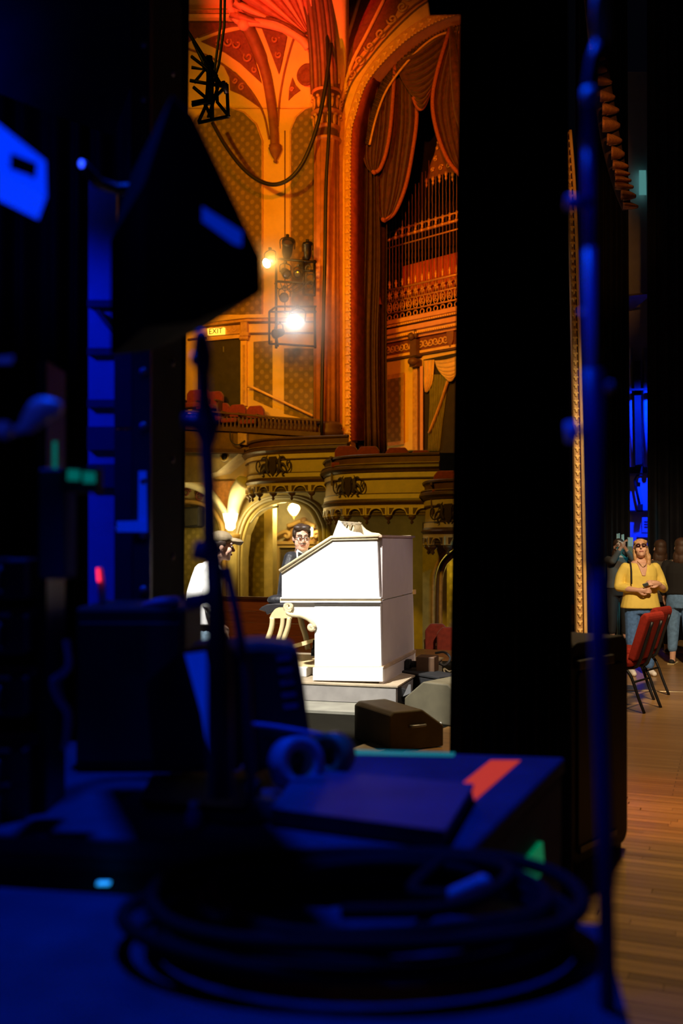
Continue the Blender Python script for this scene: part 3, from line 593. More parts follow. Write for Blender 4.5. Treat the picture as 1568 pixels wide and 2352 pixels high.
def crest(parent, c, tx, sc):
    n = Vector((tx.y, -tx.x, 0)); tx = Vector((tx.x, tx.y, 0))
    def pt(x, y, o, mir): return c + tx * ((x - 305) * (-1 if mir else 1) / 4.9 * sc) + Vector((0, 0, -(y - 588) / 4.9 * sc)) + n * o
    k = MB().prism([pt(x, y, .05, 0) for x, y in shield], [pt(x, y, 0, 0) for x, y in shield]).build('shield', crestm, parent)
    for m in (0, 1):
        g = MB(); u = sc / 4.9
        for pts, rr in GRIF: g.limb([pt(x, y, .02, m) for x, y in pts], [r * u for r in rr], 8, 8)
        g = g.build('griffin', crestm, parent)
        tl = cr([pt(x, y, .02, m) for x, y in ((436, 640), (500, 652), (540, 605), (534, 540), (505, 525), (490, 560), (500, 590))], 16)
        MB().tube(tl, 8 * u, 6).build('griffin_tail', crestm, g)
def theatre_box(label, plan, zt, crest_px, back_d):
    pts = [Vector(((px - CX) / F * d, d)) for px, d in plan]; pl = [Vector((p.x, p.y)) for p in cr([(p.x, p.y, 0) for p in pts], 40)]
    mid = pl[20]
    o = thing('theatre_box', label, 'balcony', (mid.x, mid.y, zt - 1.0), group='bow fronted theatre boxes')
    def band(name, prof, m): return MB().sweep(pl, prof, zt).build(name, m, o)
    band('hand_rail', [(-.04, .34), (.06, .34), (.07, .37), (.05, .39), (-.05, .39)], brownm)
    band('rail_panel', [(-.02, .19), (.02, .19), (.02, .34), (-.02, .34)], mat('rail_red_brown', (.14, .05, .025), .6))
    band('cornice', [(-.1, .02), (.05, .02), (.07, .06), (.13, .10), (.12, .15), (.06, .19), (-.1, .19)], brownm)
    band('cornice_fillet', [(-.1, .19), (.10, .185), (.10, .205), (-.1, .205)], mat('fillet', (.3, .17, .07), .45))
    band('top_band', [(-.1, -.09), (.03, -.09), (.04, 0), (.02, .02), (-.1, .02)], boxl)
    band('bead', [(-.1, -.115), (.035, -.115), (.035, -.09), (-.1, -.09)], brownm)
    band('front', [(-.12, -.40), (0, -.40), (0, -.115), (-.12, -.115)], boxp)
    band('bead', [(-.1, -.42), (.03, -.42), (.03, -.40), (-.1, -.40)], brownm)
    band('lower_band', [(-.1, -.51), (.03, -.51), (.03, -.42), (-.1, -.42)], boxl)
    band('moulding', [(-.1, -.64), (.04, -.64), (.09, -.58), (.05, -.55), (.04, -.51), (-.1, -.51)], brownm)
    band('strip', [(-.1, -.68), (.04, -.68), (.05, -.64), (-.1, -.64)], boxl)
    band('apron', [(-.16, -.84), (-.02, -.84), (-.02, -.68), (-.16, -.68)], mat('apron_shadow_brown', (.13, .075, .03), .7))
    ln = sum((b - a).length for a, b in zip(pl, pl[1:])); step = .48
    for p, t in arcpts(pl, step):
        n = Vector((t.y, -t.x)); b = MB(); arc = []
        def w3(u, z, off): return Vector((p.x + t.x * u + n.x * off, p.y + t.y * u + n.y * off, zt + z))
        out = [(-.24, -.68)] + [(-.24, -.84), (-.15, -.84)] + [(-.15 * math.cos(a) if True else 0, -.84 + .13 * math.sin(a)) for a in [i * pi / 8 for i in range(1, 8)]] + [(.15, -.84), (.24, -.84), (.24, -.68)]
        b.prism([w3(u, z, .05) for u, z in out], [w3(u, z, -.02) for u, z in out])
        br = b.build('arcade_arch', boxl, o)
        c2 = [(-.20, -.70), (-.20, -.82), (-.17, -.82), (-.12, -.72), (-.10, -.70)]
        for sgn in (1, -1):
            MB().prism([w3(u * sgn, z, .06) for u, z in c2], [w3(u * sgn, z, .04) for u, z in c2]).build('arcade_inset', brownm, br)
        MB().lathe([(.004, -.13), (.04, -.09), (.02, -.05), (.08, 0), (.09, .05)], TR(p.x + t.x * .24 - n.x * .04, p.y + t.y * .24 - n.y * .04, zt - .9), 8).build('pendant', brownm, o)
    back = [Vector((p.x + back_d * .36, p.y + back_d)) for p in (pl[-1], pl[0])]
    loop = [Vector((p.x, p.y)) for p in pl] + back
    MB().prism([Vector((p.x, p.y, zt - .66)) for p in loop], [Vector((p.x, p.y, zt - .78)) for p in loop]).build('floor_slab', mat('box_underside', (.20, .13, .06), .7), o)
    if crest_px:
        best = min(range(1, 39), key=lambda i: abs(CX + F * pl[i].x / pl[i].y - crest_px)); t = (pl[best + 1] - pl[best - 1]).normalized()
        c = Vector((pl[best].x + t.y * .01, pl[best].y - t.x * .01, zt - .26)); crest(o, c, t, pl[best].y / F)
    return o
theatre_box('upper bow fronted ochre box with griffin crest beside the column', [(566, 24.3), (572, 23.6), (590, 23.0), (625, 22.6), (690, 22.3), (800, 21.9)], 3.57, 627, 1.7)
theatre_box('middle bow fronted ochre box with griffin crest above the white organ', [(747, 22.2), (753, 21.4), (772, 20.7), (806, 20.3), (860, 20.0), (920, 19.8), (1010, 19.6)], 2.98, 806, 3.3)
theatre_box('lowest bow fronted ochre box partly hidden by the black leg curtain', [(976, 19.8), (981, 19.2), (994, 18.8), (1020, 18.5), (1060, 18.3), (1110, 18.1)], 2.385, 1034, 4.0)
# ---- red theatre seats
def seat(label, loc, rz, w=.52, h=.85):
    o = thing('theatre_chair', label, 'seat', loc, rz=rz, group='red plush theatre seats')
    b = MB().prism([Vector((x, -.05 + .04 * (z - .5), z)) for x, z in ((-w / 2, .4), (w / 2, .4), (w / 2, h - .1), (w / 2 - .08, h), (-w / 2 + .08, h), (-w / 2, h - .1))], [Vector((x, .07 + .04 * (z - .5), z)) for x, z in ((-w / 2, .4), (w / 2, .4), (w / 2, h - .1), (w / 2 - .08, h), (-w / 2 + .08, h), (-w / 2, h - .1))])
    b.build('backrest', velvet, o, bev=.03)
    MB().box(-w / 2 + .02, -.48, .36, w / 2 - .02, -.05, .47).build('cushion', velvet, o, bev=.03)
    for s in (-1, 1):
        MB().box(s * w / 2 - .025, -.42, .55, s * w / 2 + .025, .02, .60).build('armrest', brownm, o, bev=.01)
        MB().box(s * w / 2 - .02, -.3, 0, s * w / 2 + .02, .0, .56).build('standard', brownm, o)
    return o
def seat_at(label, px, py_top, d, rz=0.0, w=.52, h=.85):
    q = P(px, py_top, d); return seat(label, (q.x, q.y, q.z - h), rz, w, h)
sw = -.37
seat_at('red seat back leaning highest at the end of the loge row by the pole', 455, 895, 24.5, sw, .62)
seat_at('red seat back behind the blurred pole below the EXIT sign', 491, 899, 24.4, sw, .5)
seat_at('red seat back in the loge next to the wide pair', 508, 926, 24.3, sw, .46)
seat_at('red seat back of the loge pair nearer the doorway curtain', 545, 929, 24.15, sw, .46)
seat_at('red seat back of the loge pair nearer the stair handrail', 586, 932, 24.0, sw, .46)
seat_at('large red seat back at the curved end of the middle box', 795, 1024, 21.0, -.2, .5)
seat_at('red seat back second from the curved end of the middle box', 846, 1025, 20.9, -.2, .48)
seat_at('red seat back in the middle box below the damask panel', 912, 1028, 20.8, -.2, .5)
seat_at('dim red seat back in the middle box below the green curtain', 966, 1034, 20.7, -.2, .45)
seat_at('bright red seat back above the rail of the lowest box', 1024, 1081, 19.0, -.2, .48)
seat_at('dark red seat back low beside the archway behind the organ', 1003, 1432, 15.5, 2.9, .36)
seat_at('red seat back with pale top edge beside the leg curtain', 1029, 1440, 15.2, 2.9, .34)
# ================================================================== ground floor wall under the boxes
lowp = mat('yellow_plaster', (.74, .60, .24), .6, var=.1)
lowc = damask('yellow_damask', (.36, .28, .06), (.50, .38, .09), .18)
white_pl = mat('ivory_plaster', (.85, .78, .55), .55, var=.05)
low = MB().wprism(W, [(330, 1540), (330, 1100), (1180, 1100), (1180, 1540), (735, 1540), (735, 1240), (727, 1198), (705, 1166), (662, 1150), (615, 1158), (580, 1186), (562, 1228), (556, 1280), (556, 1540)], -.35, 0).build('wall_lower', lowp, fr=W, kind='structure', label='yellow ground floor wall with archways under the boxes')
av = [(735, 1400), (735, 1240), (727, 1198), (705, 1166), (662, 1150), (615, 1158), (580, 1186), (562, 1228), (556, 1280), (556, 1420)]
for dx, n, r in ((0, .02, .045), (-9, .05, .035), (-16, .02, .03)):
    MB().tube([W.p(p.x + (dx if p.x < 646 else -dx), p.y + (dx * .6 if p.y < 1240 else 0), n) for p in cr([(x, y, 0) for x, y in av], 40)], r, 8).build('arch_moulding', white_pl if dx else lowp, low)
# alcove behind the arch
MB().wprism(W, [(520, 1560), (520, 1130), (790, 1130), (790, 1560)], -2.6, -2.5).build('wall_alcove', mat('alcove_plaster', (.80, .70, .38), .6, var=.1), fr=W, kind='structure', label='bright yellow alcove wall behind the archway')
al = MB().wprism(W, [(556, 1560), (556, 1150), (606, 1150), (606, 1560)], -.9, -.8).build('wall_alcove_panel', lowc, fr=W, kind='structure', label='olive damask wall panel just inside the archway')
MB().wprism(W, [(606, 1400), (606, 1155), (626, 1155), (626, 1400)], -.95, -.7).build('pilaster', lowp, al)
pm = thing('pedimented_doorway', 'carved doorway with broken scroll pediment behind the organist', 'doorway', W.p(680, 1400, -2.2), W)
for poly, n, m, nm in (([(618, 1243), (742, 1243), (742, 1250), (618, 1250)], .16, goldb, 'cornice'), ([(622, 1250), (742, 1250), (742, 1258), (622, 1258)], .1, plaster, 'frieze'), ([(630, 1258), (742, 1258), (742, 1420), (630, 1420)], .03, mat('door_dark', (.16, .12, .05), .6), 'door_leaf'), ([(626, 1258), (640, 1258), (640, 1420), (626, 1420)], .12, plaster, 'jamb'), ([(668, 1212), (720, 1212), (728, 1243), (660, 1243)], .08, goldp, 'tablet')):
    MB().wprism(W, poly, -2.45, -2.45 + n).build(nm, m, pm)
for s in (1, -1):
    X = lambda x: 692 + (x - 692) * s
    MB().tube([W.p(X(p.x), p.y, -2.25) for p in cr([(618, 1242, 0), (638, 1228, 0), (655, 1221, 0), (664, 1226, 0), (660, 1234, 0), (653, 1230, 0)], 16)], .055, 8).build('scroll', goldb, pm)
    MB().tube([W.p(X(p.x), p.y, -2.22) for p in cr([(660, 1208, 0), (672, 1204, 0), (684, 1198, 0), (692, 1196, 0)], 10)], .06, 8).build('crown_moulding', goldb, pm)
MB().ell(W.p(697, 1194, -2.2), (.1, .08, .07)).build('finial', goldp, pm)
sc = thing('wall_sconce', 'bright slim wall sconce right behind the head of the organist', 'lamp', W.p(715, 1232, -2.1), W)
MB().lathe([(.035, 0), (.045, .2), (.03, .24)], Matrix.Translation(W.p(715, 1232, -2.1)), 10).build('glass', glow('sconce_glow', (1, .9, .55), 6), sc)
MB().lathe([(.02, -.08), (.05, -.03), (.03, 0)], Matrix.Translation(W.p(715, 1232, -2.1)), 10).build('holder', goldb, sc)
def lamp_light(name, pos, power, col=(1, .74, .28), size=.12): point(name, pos, power, col, size)
ch = thing('crystal_globe_lamp', 'glowing faceted crystal globe lamp hanging in the archway', 'lamp', W.p(675, 1190, -1.4), W)
gcx = W.p(675, 1168, -1.4)
MB().lathe([(.03, -.19), (.09, -.15), (.16, -.04), (.15, .05), (.10, .11), (.04, .14)], Matrix.Translation(gcx), 9, smooth=False).build('globe', glow('globe_glow', (1, .86, .5), 7), ch)
MB().lathe([(.004, -.3), (.03, -.24), (.05, -.2), (.03, -.18)], Matrix.Translation(gcx), 8).build('finial', goldb, ch)
fr_ = MB()
for i in range(6):
    a = i * pi / 3; fr_.tube([gcx + Vector((r * math.cos(a), r * math.sin(a), z)) for r, z in ((.04, .16), (.13, .11), (.185, 0), (.12, -.12), (.03, -.22))], .009, 5)
fr_.tube([gcx + Vector((0, 0, .12)), gcx + Vector((0, 0, .75))], .012, 6)
fr_.build('cage', goldb, ch)
lamp_light('globe_lamp_light', W.w(gcx + Vector((0, -.45, -.1))), 60)
lamp_light('sconce_light', W.w(W.p(528, 1172, .75)), 22)
lamp_light('far_arch_light', W.w(W.p(470, 1210, 1.3)), 26)
# flared capital sconce, vault ribs and terracotta webs left of the archway
pl2 = thing('half_column', 'slim yellow half column below the glowing capital lamp', 'column', W.p(536, 1400, .15), W)
MB().lathe([(.12, W.p(536, 1420, .1).z), (.115, W.p(536, 1246, .1).z)], TR(W.p(536, 1300, .1).x, -.1, 0), 14).build('shaft', lowp, pl2)
MB().lathe([(.12, 0), (.15, .03), (.13, .07), (.17, .12), (.18, .2), (.14, .22)], Matrix.Translation(W.p(536, 1246, .1)), 14).build('capital', goldb, pl2)
cl = thing('capital_lamp', 'flared plaster capital lamp glowing white at the spring of the ribs', 'lamp', W.p(528, 1222, .35), W)
MB().lathe([(.05, 0), (.12, .06), (.13, .18), (.16, .26), (.19, .42)], Matrix.Translation(W.p(529, 1219, .35)), 12).build('bowl', glow('capital_glow', (1, .84, .45), 3.5), cl)
for nm, pts, r0, r1 in (('rib', [(526, 1192), (505, 1160), (480, 1132), (440, 1112), (405, 1106)], .13, .2), ('rib', [(534, 1192), (538, 1160), (548, 1130), (566, 1108)], .13, .26)):
    q = cr([(x, y, 0) for x, y in pts], 16); MB().tube([W.p(p.x, p.y, .12 + .04 * i) for i, p in enumerate(q)], [r0 + (r1 - r0) * i / 15 for i in range(16)], 10, flat=.6).build(nm, white_pl, low)
MB().wprism(W, [(486, 1106), (560, 1104), (548, 1130), (538, 1156), (530, 1186), (512, 1160), (490, 1136)], .0, .06).build('vault_web', mat('terracotta_web', (.70, .33, .10), .6, var=.3, scale=8), low)
MB().wprism(W, [(400, 1098), (490, 1104), (470, 1122), (440, 1116), (400, 1112)], 0, .05).build('vault_web', mat('terracotta_web', (.7, .33, .1)), low)
MB().tube([W.p(p.x, p.y, .1) for p in cr([(400, 1152, 0), (445, 1154, 0), (478, 1165, 0), (500, 1190, 0), (512, 1230, 0), (515, 1400, 0)], 26)], .06, 8).build('arch_moulding', goldb, low)
MB().wprism(W, [(400, 1160), (440, 1160), (474, 1172), (496, 1196), (506, 1232), (510, 1420), (400, 1420)], 0, .03).build('arch_panel', lowc, low)
for x, y in ((427, 1130), (458, 1140)):
    MB().tube([W.p(x, y, .1) + v for v in spiral((0, 0, 0), .13, .04, 0, 1.4, 14)], .03, 6).build('plaster_scroll', plaster_red, low)
MB().tube([W.p(p.x, p.y, .02) for p in cr([(640, 1163, 0), (600, 1172, 0), (575, 1200, 0)], 8)], .03, 6).build('arch_bead', white_pl, low)
sb = thing('wall_speaker', 'black loudspeaker hung on the yellow wall past the blurred pole', 'speaker', W.p(437, 1212, .4), W)
MB().wprism(W, [(418, 1165), (456, 1163), (455, 1208), (448, 1212), (420, 1212)], .1, .45).build('cabinet', black, sb, bev=.02)
MB().wprism(W, [(421, 1169), (453, 1167), (452, 1205), (423, 1208)], .45, .46).build('grille_cloth', mat('speaker_cloth', (.05, .045, .03), .9), sb)
# second archway to the right of the organ
a2 = [(985, 1520), (985, 1330), (992, 1300), (1008, 1272), (1030, 1258), (1060, 1250)]
Lf = Frame(*W.w(W.p(1010, 1300, 2.2)).xy, 21.4)
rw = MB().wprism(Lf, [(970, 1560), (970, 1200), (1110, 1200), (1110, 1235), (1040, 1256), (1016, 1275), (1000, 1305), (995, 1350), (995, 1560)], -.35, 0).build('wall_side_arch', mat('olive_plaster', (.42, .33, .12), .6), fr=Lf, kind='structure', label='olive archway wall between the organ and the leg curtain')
for dx, m in ((0, goldp), (10, brownm), (17, goldp)):
    MB().tube([Lf.p(p.x, p.y, .03) for p in cr([(994 + dx, 1540, 0), (995 + dx, 1350, 0), (1001 + dx, 1305, 0), (1016 + dx, 1277 + dx * .4, 0), (1040 + dx, 1258 + dx * .5, 0), (1090, 1240 + dx * .6, 0)], 26)], .04, 8).build('arch_moulding', m, rw)
MB().wprism(Lf, [(1026, 1560), (1026, 1210), (1100, 1210), (1100, 1560)], -1.6, -1.5).build('wall_side_damask', lowc, fr=Lf, kind='structure', label='bright yellow damask strip seen through the side archway')
lamp_light('side_arch_light', Lf.w(Lf.p(1060, 1310, -1.1)), 13, (1, .70, .08))
# house floor and pit rail
MB().box(-12, 13.6, -1.1, 12, 40, -.9).build('floor_house', mat('dark_carpet', (.06, .025, .015), .9), kind='structure', label='dark carpeted auditorium floor')
pr = thing('pit_rail', 'low reddish brown board rail behind the organ bench', 'rail', P(600, 1500, 15.8))
bw = grainwood('red_brown_board', (.45, .15, .055), .5, 3, 30)
pa, pb = P(470, 1375, 16.2), P(760, 1375, 15.4)
ux = (pb - pa).normalized()
bdme = MB().box(0, -.03, 0, (pb - pa).length, .03, .175).mesh('board', bw)
for i in range(9): inst('board', bdme, pr, TR(pa.x, pa.y + .004 * (i % 2), pa.z - .18 * (i + 1)) @ Matrix.Rotation(math.atan2(ux.y, ux.x), 4, 'Z'))
MB().box(-.02, -.06, 0, (pb - pa).length, .06, .05, TR(pa.x, pa.y, pa.z) @ Matrix.Rotation(math.atan2(ux.y, ux.x), 4, 'Z')).build('cap_rail', brownm, pr, bev=.01)
for i in range(3): MB().box(0, .03, -1.59, .08, .1, 0, TR(pa.x, pa.y, pa.z) @ Matrix.Rotation(math.atan2(ux.y, ux.x), 4, 'Z') @ TR(i * .9, 0, 0)).build('post', brownm, pr)
# ================================================================== lighting fixtures hung in front of the wall
def par(label, fr, px, py, n, yaw, pitch, L=.34, r=.1, lit=None, group='small stage lanterns on the wall pipes'):
    c = fr.p(px, py, n)
    o = thing('stage_lantern', label, 'lamp', c, fr, group)
    M = Matrix.Translation(c) @ RZ(yaw) @ RX(-pitch)         # beam along -Z
    MB().lathe([(r * .35, L * .6), (r * .7, L * .5), (r * .95, L * .2), (r, -L * .3), (r * 1.12, -L * .32), (r * 1.12, -L * .5), (r * .98, -L * .5), (r * .9, -L * .36)], M, 14).build('can', blackm, o)
    MB().lathe([(r * .95, -L * .42), (r * .6, -L * .44), (.005, -L * .45)], M, 14).build('lens', lit or mat('dead_lens', (.05, .05, .05), .15), o)
    q = [(-r * 1.25, 0, 0), (-r * 1.25, 0, r * 1.6), (0, 0, r * 2.1), (r * 1.25, 0, r * 1.6), (r * 1.25, 0, 0)]
    MB().tube([c + RZ(yaw) @ Vector(v) for v in cr(q, 14)], .014, 6).build('yoke', blackm, o)
    cb = MB().box(-.03, -.03, r * 2.05, .03, .03, r * 2.6, Matrix.Translation(c)).build('clamp', blackm, o)
    return o
hang = thing('lantern_pipes', 'black pipe frame carrying lanterns in front of the column', 'frame', W.p(660, 800, 1.0), W)
def pipe(a, b, n, r=.03): MB().tube([W.p(a[0], a[1], n), W.p(b[0], b[1], n)], r, 8).build('pipe', blackm, hang)
for a, b in (((632, 594), (726, 602)), ((634, 592), (634, 800)), ((632, 646), (724, 652)), ((697, 596), (697, 676)), ((722, 598), (722, 676)), ((697, 676), (724, 678)), ((697, 622), (722, 622))): pipe(a, b, 1.0)
for a, b in (((618, 716), (618, 790)), ((618, 716), (634, 704)), ((634, 704), (726, 704)), ((618, 716), (726, 716)), ((618, 790), (640, 790)), ((640, 790), (726, 796)), ((634, 770), (638, 796)), ((722, 704), (724, 800))): pipe(a, b, 1.15, .024)
for k in range(4):
    MB().tube([W.p(p.x, p.y, 1.05) for p in cr([(630 + 14 * k, 650, 0), (640 + 12 * k, 664 + 3 * k, 0), (655 + 14 * k, 660, 0), (668 + 12 * k, 652, 0)], 12)], .012, 5).build('cable', blackc, hang)
for k, (x, y, rr) in enumerate(((711, 655, 10), (708, 616, 8), (712, 640, 13))): MB().tube([W.p(x, y, 1.1) + v for v in spiral((0, 0, 0), rr * .01, rr * .007, k, 1.4, 18)], .012, 5).build('cable_loop', blackc, hang)
tung = glow('tungsten_glow', (1.0, .62, .22), 30)
bc = glow('white_beam_glow', (1.0, .98, .95), 60)
par('glowing amber lantern with its lens lit at the pipe end', W, 620, 600, 1.3, -10, 60, .36, .12, tung)
par('dark lantern tilted up highest over the pipes', W, 660, 572, 1.0, 30, 130, .42, .13)
par('dark lantern standing upright beside the column', W, 706, 576, 1.0, 0, 178, .36, .10)
par('dark lantern slung tilting under the upper pipe', W, 655, 626, 1.0, 40, 60, .34, .10)
par('small dark lantern facing out between the pipes', W, 685, 630, 1.0, 10, 80, .2, .085)
par('dark lantern hanging just above the brightest lamp', W, 653, 682, 1.0, 20, 70, .26, .10)
par('blazing white lantern low on the pipe frame', W, 683, 740, 1.35, 0, 82, .4, .15, bc)
par('dim lantern beside the blazing white lamp', W, 640, 765, 1.1, -20, 70, .28, .10)
lamp_light('white_lantern_light', W.w(W.p(683, 741, 1.75)), 16, (1, .95, .88), .05)
lamp_light('amber_lantern_light', W.w(W.p(622, 600, 1.62)), 45, (1, .5, .12), .05)
# hung truss with cables in front of the vault
ht = thing('hung_truss', 'black lighting truss hanging in front of the painted vault', 'truss', P(480, 280, 12.5))
def tb(pts, r=.022, nm='tube'): MB().tube([P(*p) for p in pts], r, 7).build(nm, blackm, ht)
T = 12.5
for a in ([(444, 95, T), (470, 150, T), (497, 172, T)], [(430, 70, T - .2), (505, 190, T - .2), (521, 194, T - .2)], [(497, 172, T), (499, 235, T), (526, 268, T)], [(521, 194, T - .2), (524, 268, T - .2)], [(455, 282, T), (526, 267, T - .1)], [(500, 200, T), (478, 270, T)],
          [(440, 236, T), (478, 228, T)], [(440, 242, T - .2), (486, 232, T - .2)], [(478, 230, T), (456, 280, T)], [(470, 238, T), (488, 275, T)], [(486, 150, T), (488, 270, T - .1)], [(440, 130, T), (478, 160, T - .1), (484, 235, T)], [(436, 185, T), (510, 198, T)], [(444, 200, T), (485, 235, T)], [(498, 220, T), (516, 200, T - .2)], [(440, 155, T), (470, 160, T), (446, 190, T)]): tb(a)
tb([(480, 130, T), (482, 180, T), (478, 240, T)], .045, 'lamp_bar')
MB().tube([P(*p) for p in [(512, 188, T - .25), (520, 214, T - .25)]], .03, 8).build('bright_tube', mat('bare_aluminium', (.8, .75, .65), .35, .9), ht)
MB().tube([P(478 + 11 * math.cos(a), 150 + 13 * math.sin(a), T) for a in [i * pi / 8 for i in range(16)]], .02, 6, True).build('ring', blackm, ht)
for k in range(2):
    MB().tube([P(*p) for p in [(512 + 9 * k, -300, T + 1), (506 + 9 * k, 60, T + 1), (494 + 8 * k, 150, T + .5), (486, 200, T)]], .018, 6).build('hang_wire', blackc, ht)

# balls of haze added to give both lanterns their glow halos
hz = MB().ell(W.p(683, 741, 1.7), (1.3, 1.3, 1.3), nu=20, nv=14)
hm = bpy.data.materials.new('halo_scatter'); hm.use_nodes = True; nt = hm.node_tree; nt.nodes.remove(nt.nodes['Principled BSDF'])
vs = nt.nodes.new('ShaderNodeVolumeScatter'); tc = nt.nodes.new('ShaderNodeTexCoord'); vm = nt.nodes.new('ShaderNodeVectorMath'); vm.operation = 'DISTANCE'; vm.inputs[1].default_value = (.5, .5, .5)
mr = nt.nodes.new('ShaderNodeMapRange'); mr.inputs['From Min'].default_value = 0; mr.inputs['From Max'].default_value = .5; mr.inputs['To Min'].default_value = 1; mr.inputs['To Max'].default_value = 0
pw_ = nt.nodes.new('ShaderNodeMath'); pw_.operation = 'POWER'; pw_.inputs[1].default_value = 1.6; ml = nt.nodes.new('ShaderNodeMath'); ml.operation = 'MULTIPLY'; ml.inputs[1].default_value = 1.1
for a, b in ((tc.outputs['Generated'], vm.inputs[0]), (vm.outputs['Value'], mr.inputs['Value']), (mr.outputs[0], pw_.inputs[0]), (pw_.outputs[0], ml.inputs[0]), (ml.outputs[0], vs.inputs['Density']), (vs.outputs[0], nt.nodes['Material Output'].inputs['Volume'])): nt.links.new(a, b)
vs.inputs['Anisotropy'].default_value = .2
hz.build('halo_haze', hm, fr=W, kind='stuff', label='soft pale halo of added haze around the blazing white lantern', cat='haze')
MB().ell(W.p(626, 598, 1.35), (.75, .75, .75), nu=20, nv=14).build('halo_haze', hm, fr=W, kind='stuff', label='soft orange halo of added haze around the glowing amber lantern', cat='haze')
# ================================================================== STAGE FLOOR
SF = Frame(0, 0, 21.4)
farwood = planks('honey_strip_floor', (.50, .29, .11), (.36, .20, .07), .058, 1.3, .32)
floor = MB().box(-14, -2, -.09, 12, 14.3, -.013).build('floor', farwood, fr=SF, kind='structure', label='honey coloured strip wood stage floor')
x0, x1, y0, y1 = -1.7, 1.9, 3.0, 6.6
for a in ((-14, -2, x0, 14.3), (x1, -2, 12, 14.3), (x0, -2, x1, y0), (x0, y1, x1, 14.3), (-2.2, 14.3, 12, 26)):
    MB().box(a[0], a[1], -.013, a[2], a[3], 0).build('far_boards', farwood, floor)
gw = grainwood('honey_board', (.50, .29, .11), .3, 2.0, 45, .4)
pme = {}
yy = y0
while yy < y1 - .02:
    xx = x0 - random.random() * .4
    while xx < x1 - .05:
        L = random.choice((.7, .9, 1.15, 1.4)); e = min(xx + L, x1)
        s = max(xx, x0); key = round(e - s, 2)
        if key > .02:
            if key not in pme: pme[key] = MB().box(0, 0, -.013, key - .002, .0575, 0).mesh('plank', gw)
            inst('plank', pme[key], floor, TR(s, yy, random.uniform(-.0008, .0004)))
        xx += L
    yy += .06
# bright metal track let into the floor
a, b = GR(1400, 1584), GR(1640, 1592)
MB().tube([a, b], .03, 4, flat=.15).build('floor_track', mat('brushed_brass_track', (.80, .70, .48), .35, .5), label='pale metal track across the floor behind the red chairs', cat='track')
# black stage cloth around the organ lift
cl = [(-5, 7.0), (.40, 7.35), (.62, 8.1), (.98, 8.75), (1.5, 9.8), (2.6, 12.5), (2.6, 13.2), (-5, 14.2)]
MB().prism([Vector((x, y, .004)) for x, y in cl], [Vector((x, y, .0005)) for x, y in cl]).build('stage_cloth', mat('black_floor_cloth', (.010, .009, .006), 1.0, spec=.05), label='black floor cloth spread around the organ platform', cat='cloth')
# ================================================================== ORGAN
OF = Frame(.388, 9.75, 16)
lift = thing('organ_platform', 'low grey platform carrying the white organ', 'platform', (-.6, .8, 0), OF)
grey = mat('grey_deck_paint', (.30, .28, .26), .6, var=.12, scale=8)
ZB = .212
MB().box(-2.3, -.10, .035, .17, 2.4, ZB - .015).build('deck_body', grey, lift)
MB().box(-2.3, -.11, ZB - .015, .19, 2.4, ZB).build('deck_lip', mat('worn_wood_edge', (.45, .36, .24), .6), lift)
MB().box(-2.4, -.62, .0045, .10, -.1, .03).build('step', mat('spill_grey_step', (.26, .25, .20), .5), lift)  # raised pale slab paints the strip of spotlight spill
MB().prism([Vector((.17, -.02, z)) for z in (.035, ZB - .02)] + [Vector((.45, .2, .035))], [Vector((.17, .04, z)) for z in (.035, ZB - .02)] + [Vector((.45, .26, .035))]).build('side_gusset', black, lift)
org = thing('organ_console', 'white lacquered theatre organ console with cream mouldings and scroll bracket', 'organ', (-.5, .75, ZB), OF)
DEP = 1.55
def op(poly, n0, n1): return MB().wprism(OF, poly, n0, n1)
UP = [(647, 1311), (763, 1237), (866, 1235), (871, 1372), (647, 1372)]
LO = [(722, 1386), (873, 1386), (876, 1533), (722, 1533)]
PLN = [(718, 1533), (879, 1533), (879, 1566), (718, 1563)]
zt_ = OF.p(868, 1234).z
for off, nm in ((0, 'end_panel'), (-DEP + .05, 'end_panel')):
    e = op(UP, -.05, 0); e.v = [(x, y - off, z) for x, y, z in e.v]; e = e.build(nm, white, org)
    for poly, n, m, pn in ((LO, -.005, white, 'lower_panel'), (PLN, .03, white, 'plinth')):
        g = op(poly, n - .06, n); g.v = [(x, y - off, z) for x, y, z in g.v]; g.build(pn, white, e, bev=.004)
    g = MB()
    for pts, r in (([(642, 1311), (761, 1234), (870, 1231)], .018), ([(646, 1316), (763, 1240), (868, 1238)], .007)):
        g = MB().tube([OF.p(x, y, .01) + Vector((0, -off, 0)) for x, y in pts], r, 6); g.build('sloping_moulding', cream, e)
    for y0_, y1_, n in ((1372, 1375, .03), (1375, 1381, .012), (1381, 1384, .025)):
        g = op([(643, y0_), (874, y0_), (874, y1_), (643, y1_)], -.05, n); g.v = [(x, y - off, z) for x, y, z in g.v]; g.build('belt_moulding', cream if n == .012 else white, e)
    g = op([(722, 1531), (877, 1531), (877, 1533.5), (722, 1533.5)], 0, .02); g.v = [(x, y - off, z) for x, y, z in g.v]; g.build('base_bead', cream, e)
    # scroll bracket under the key desk
    g = op([(664, 1384), (722, 1384), (722, 1440), (716, 1428), (706, 1418), (690, 1412), (674, 1409), (664, 1404)], -.08, -.01); g.v = [(x, y - off, z) for x, y, z in g.v]; g.build('bracket_web', white, e)
    cA = OF.p(663, 1393.5, .01); cB = OF.p(714.5, 1440.5, .01)
    q = spiral(cA, .012, .048, 2.0, 1.55, 26)[:] + [OF.p(p.x, p.y, .01) for p in cr([(655, 1404, 0), (668, 1412, 0), (690, 1414, 0), (708, 1422, 0), (720, 1434, 0), (722, 1444, 0)], 14)] + spiral(cB, .03, .008, .2, -1.4, 18)
    MB().tube([v + Vector((0, -off, 0)) for v in q], .0135, 8, flat=1.6).build('scroll', cream, e)
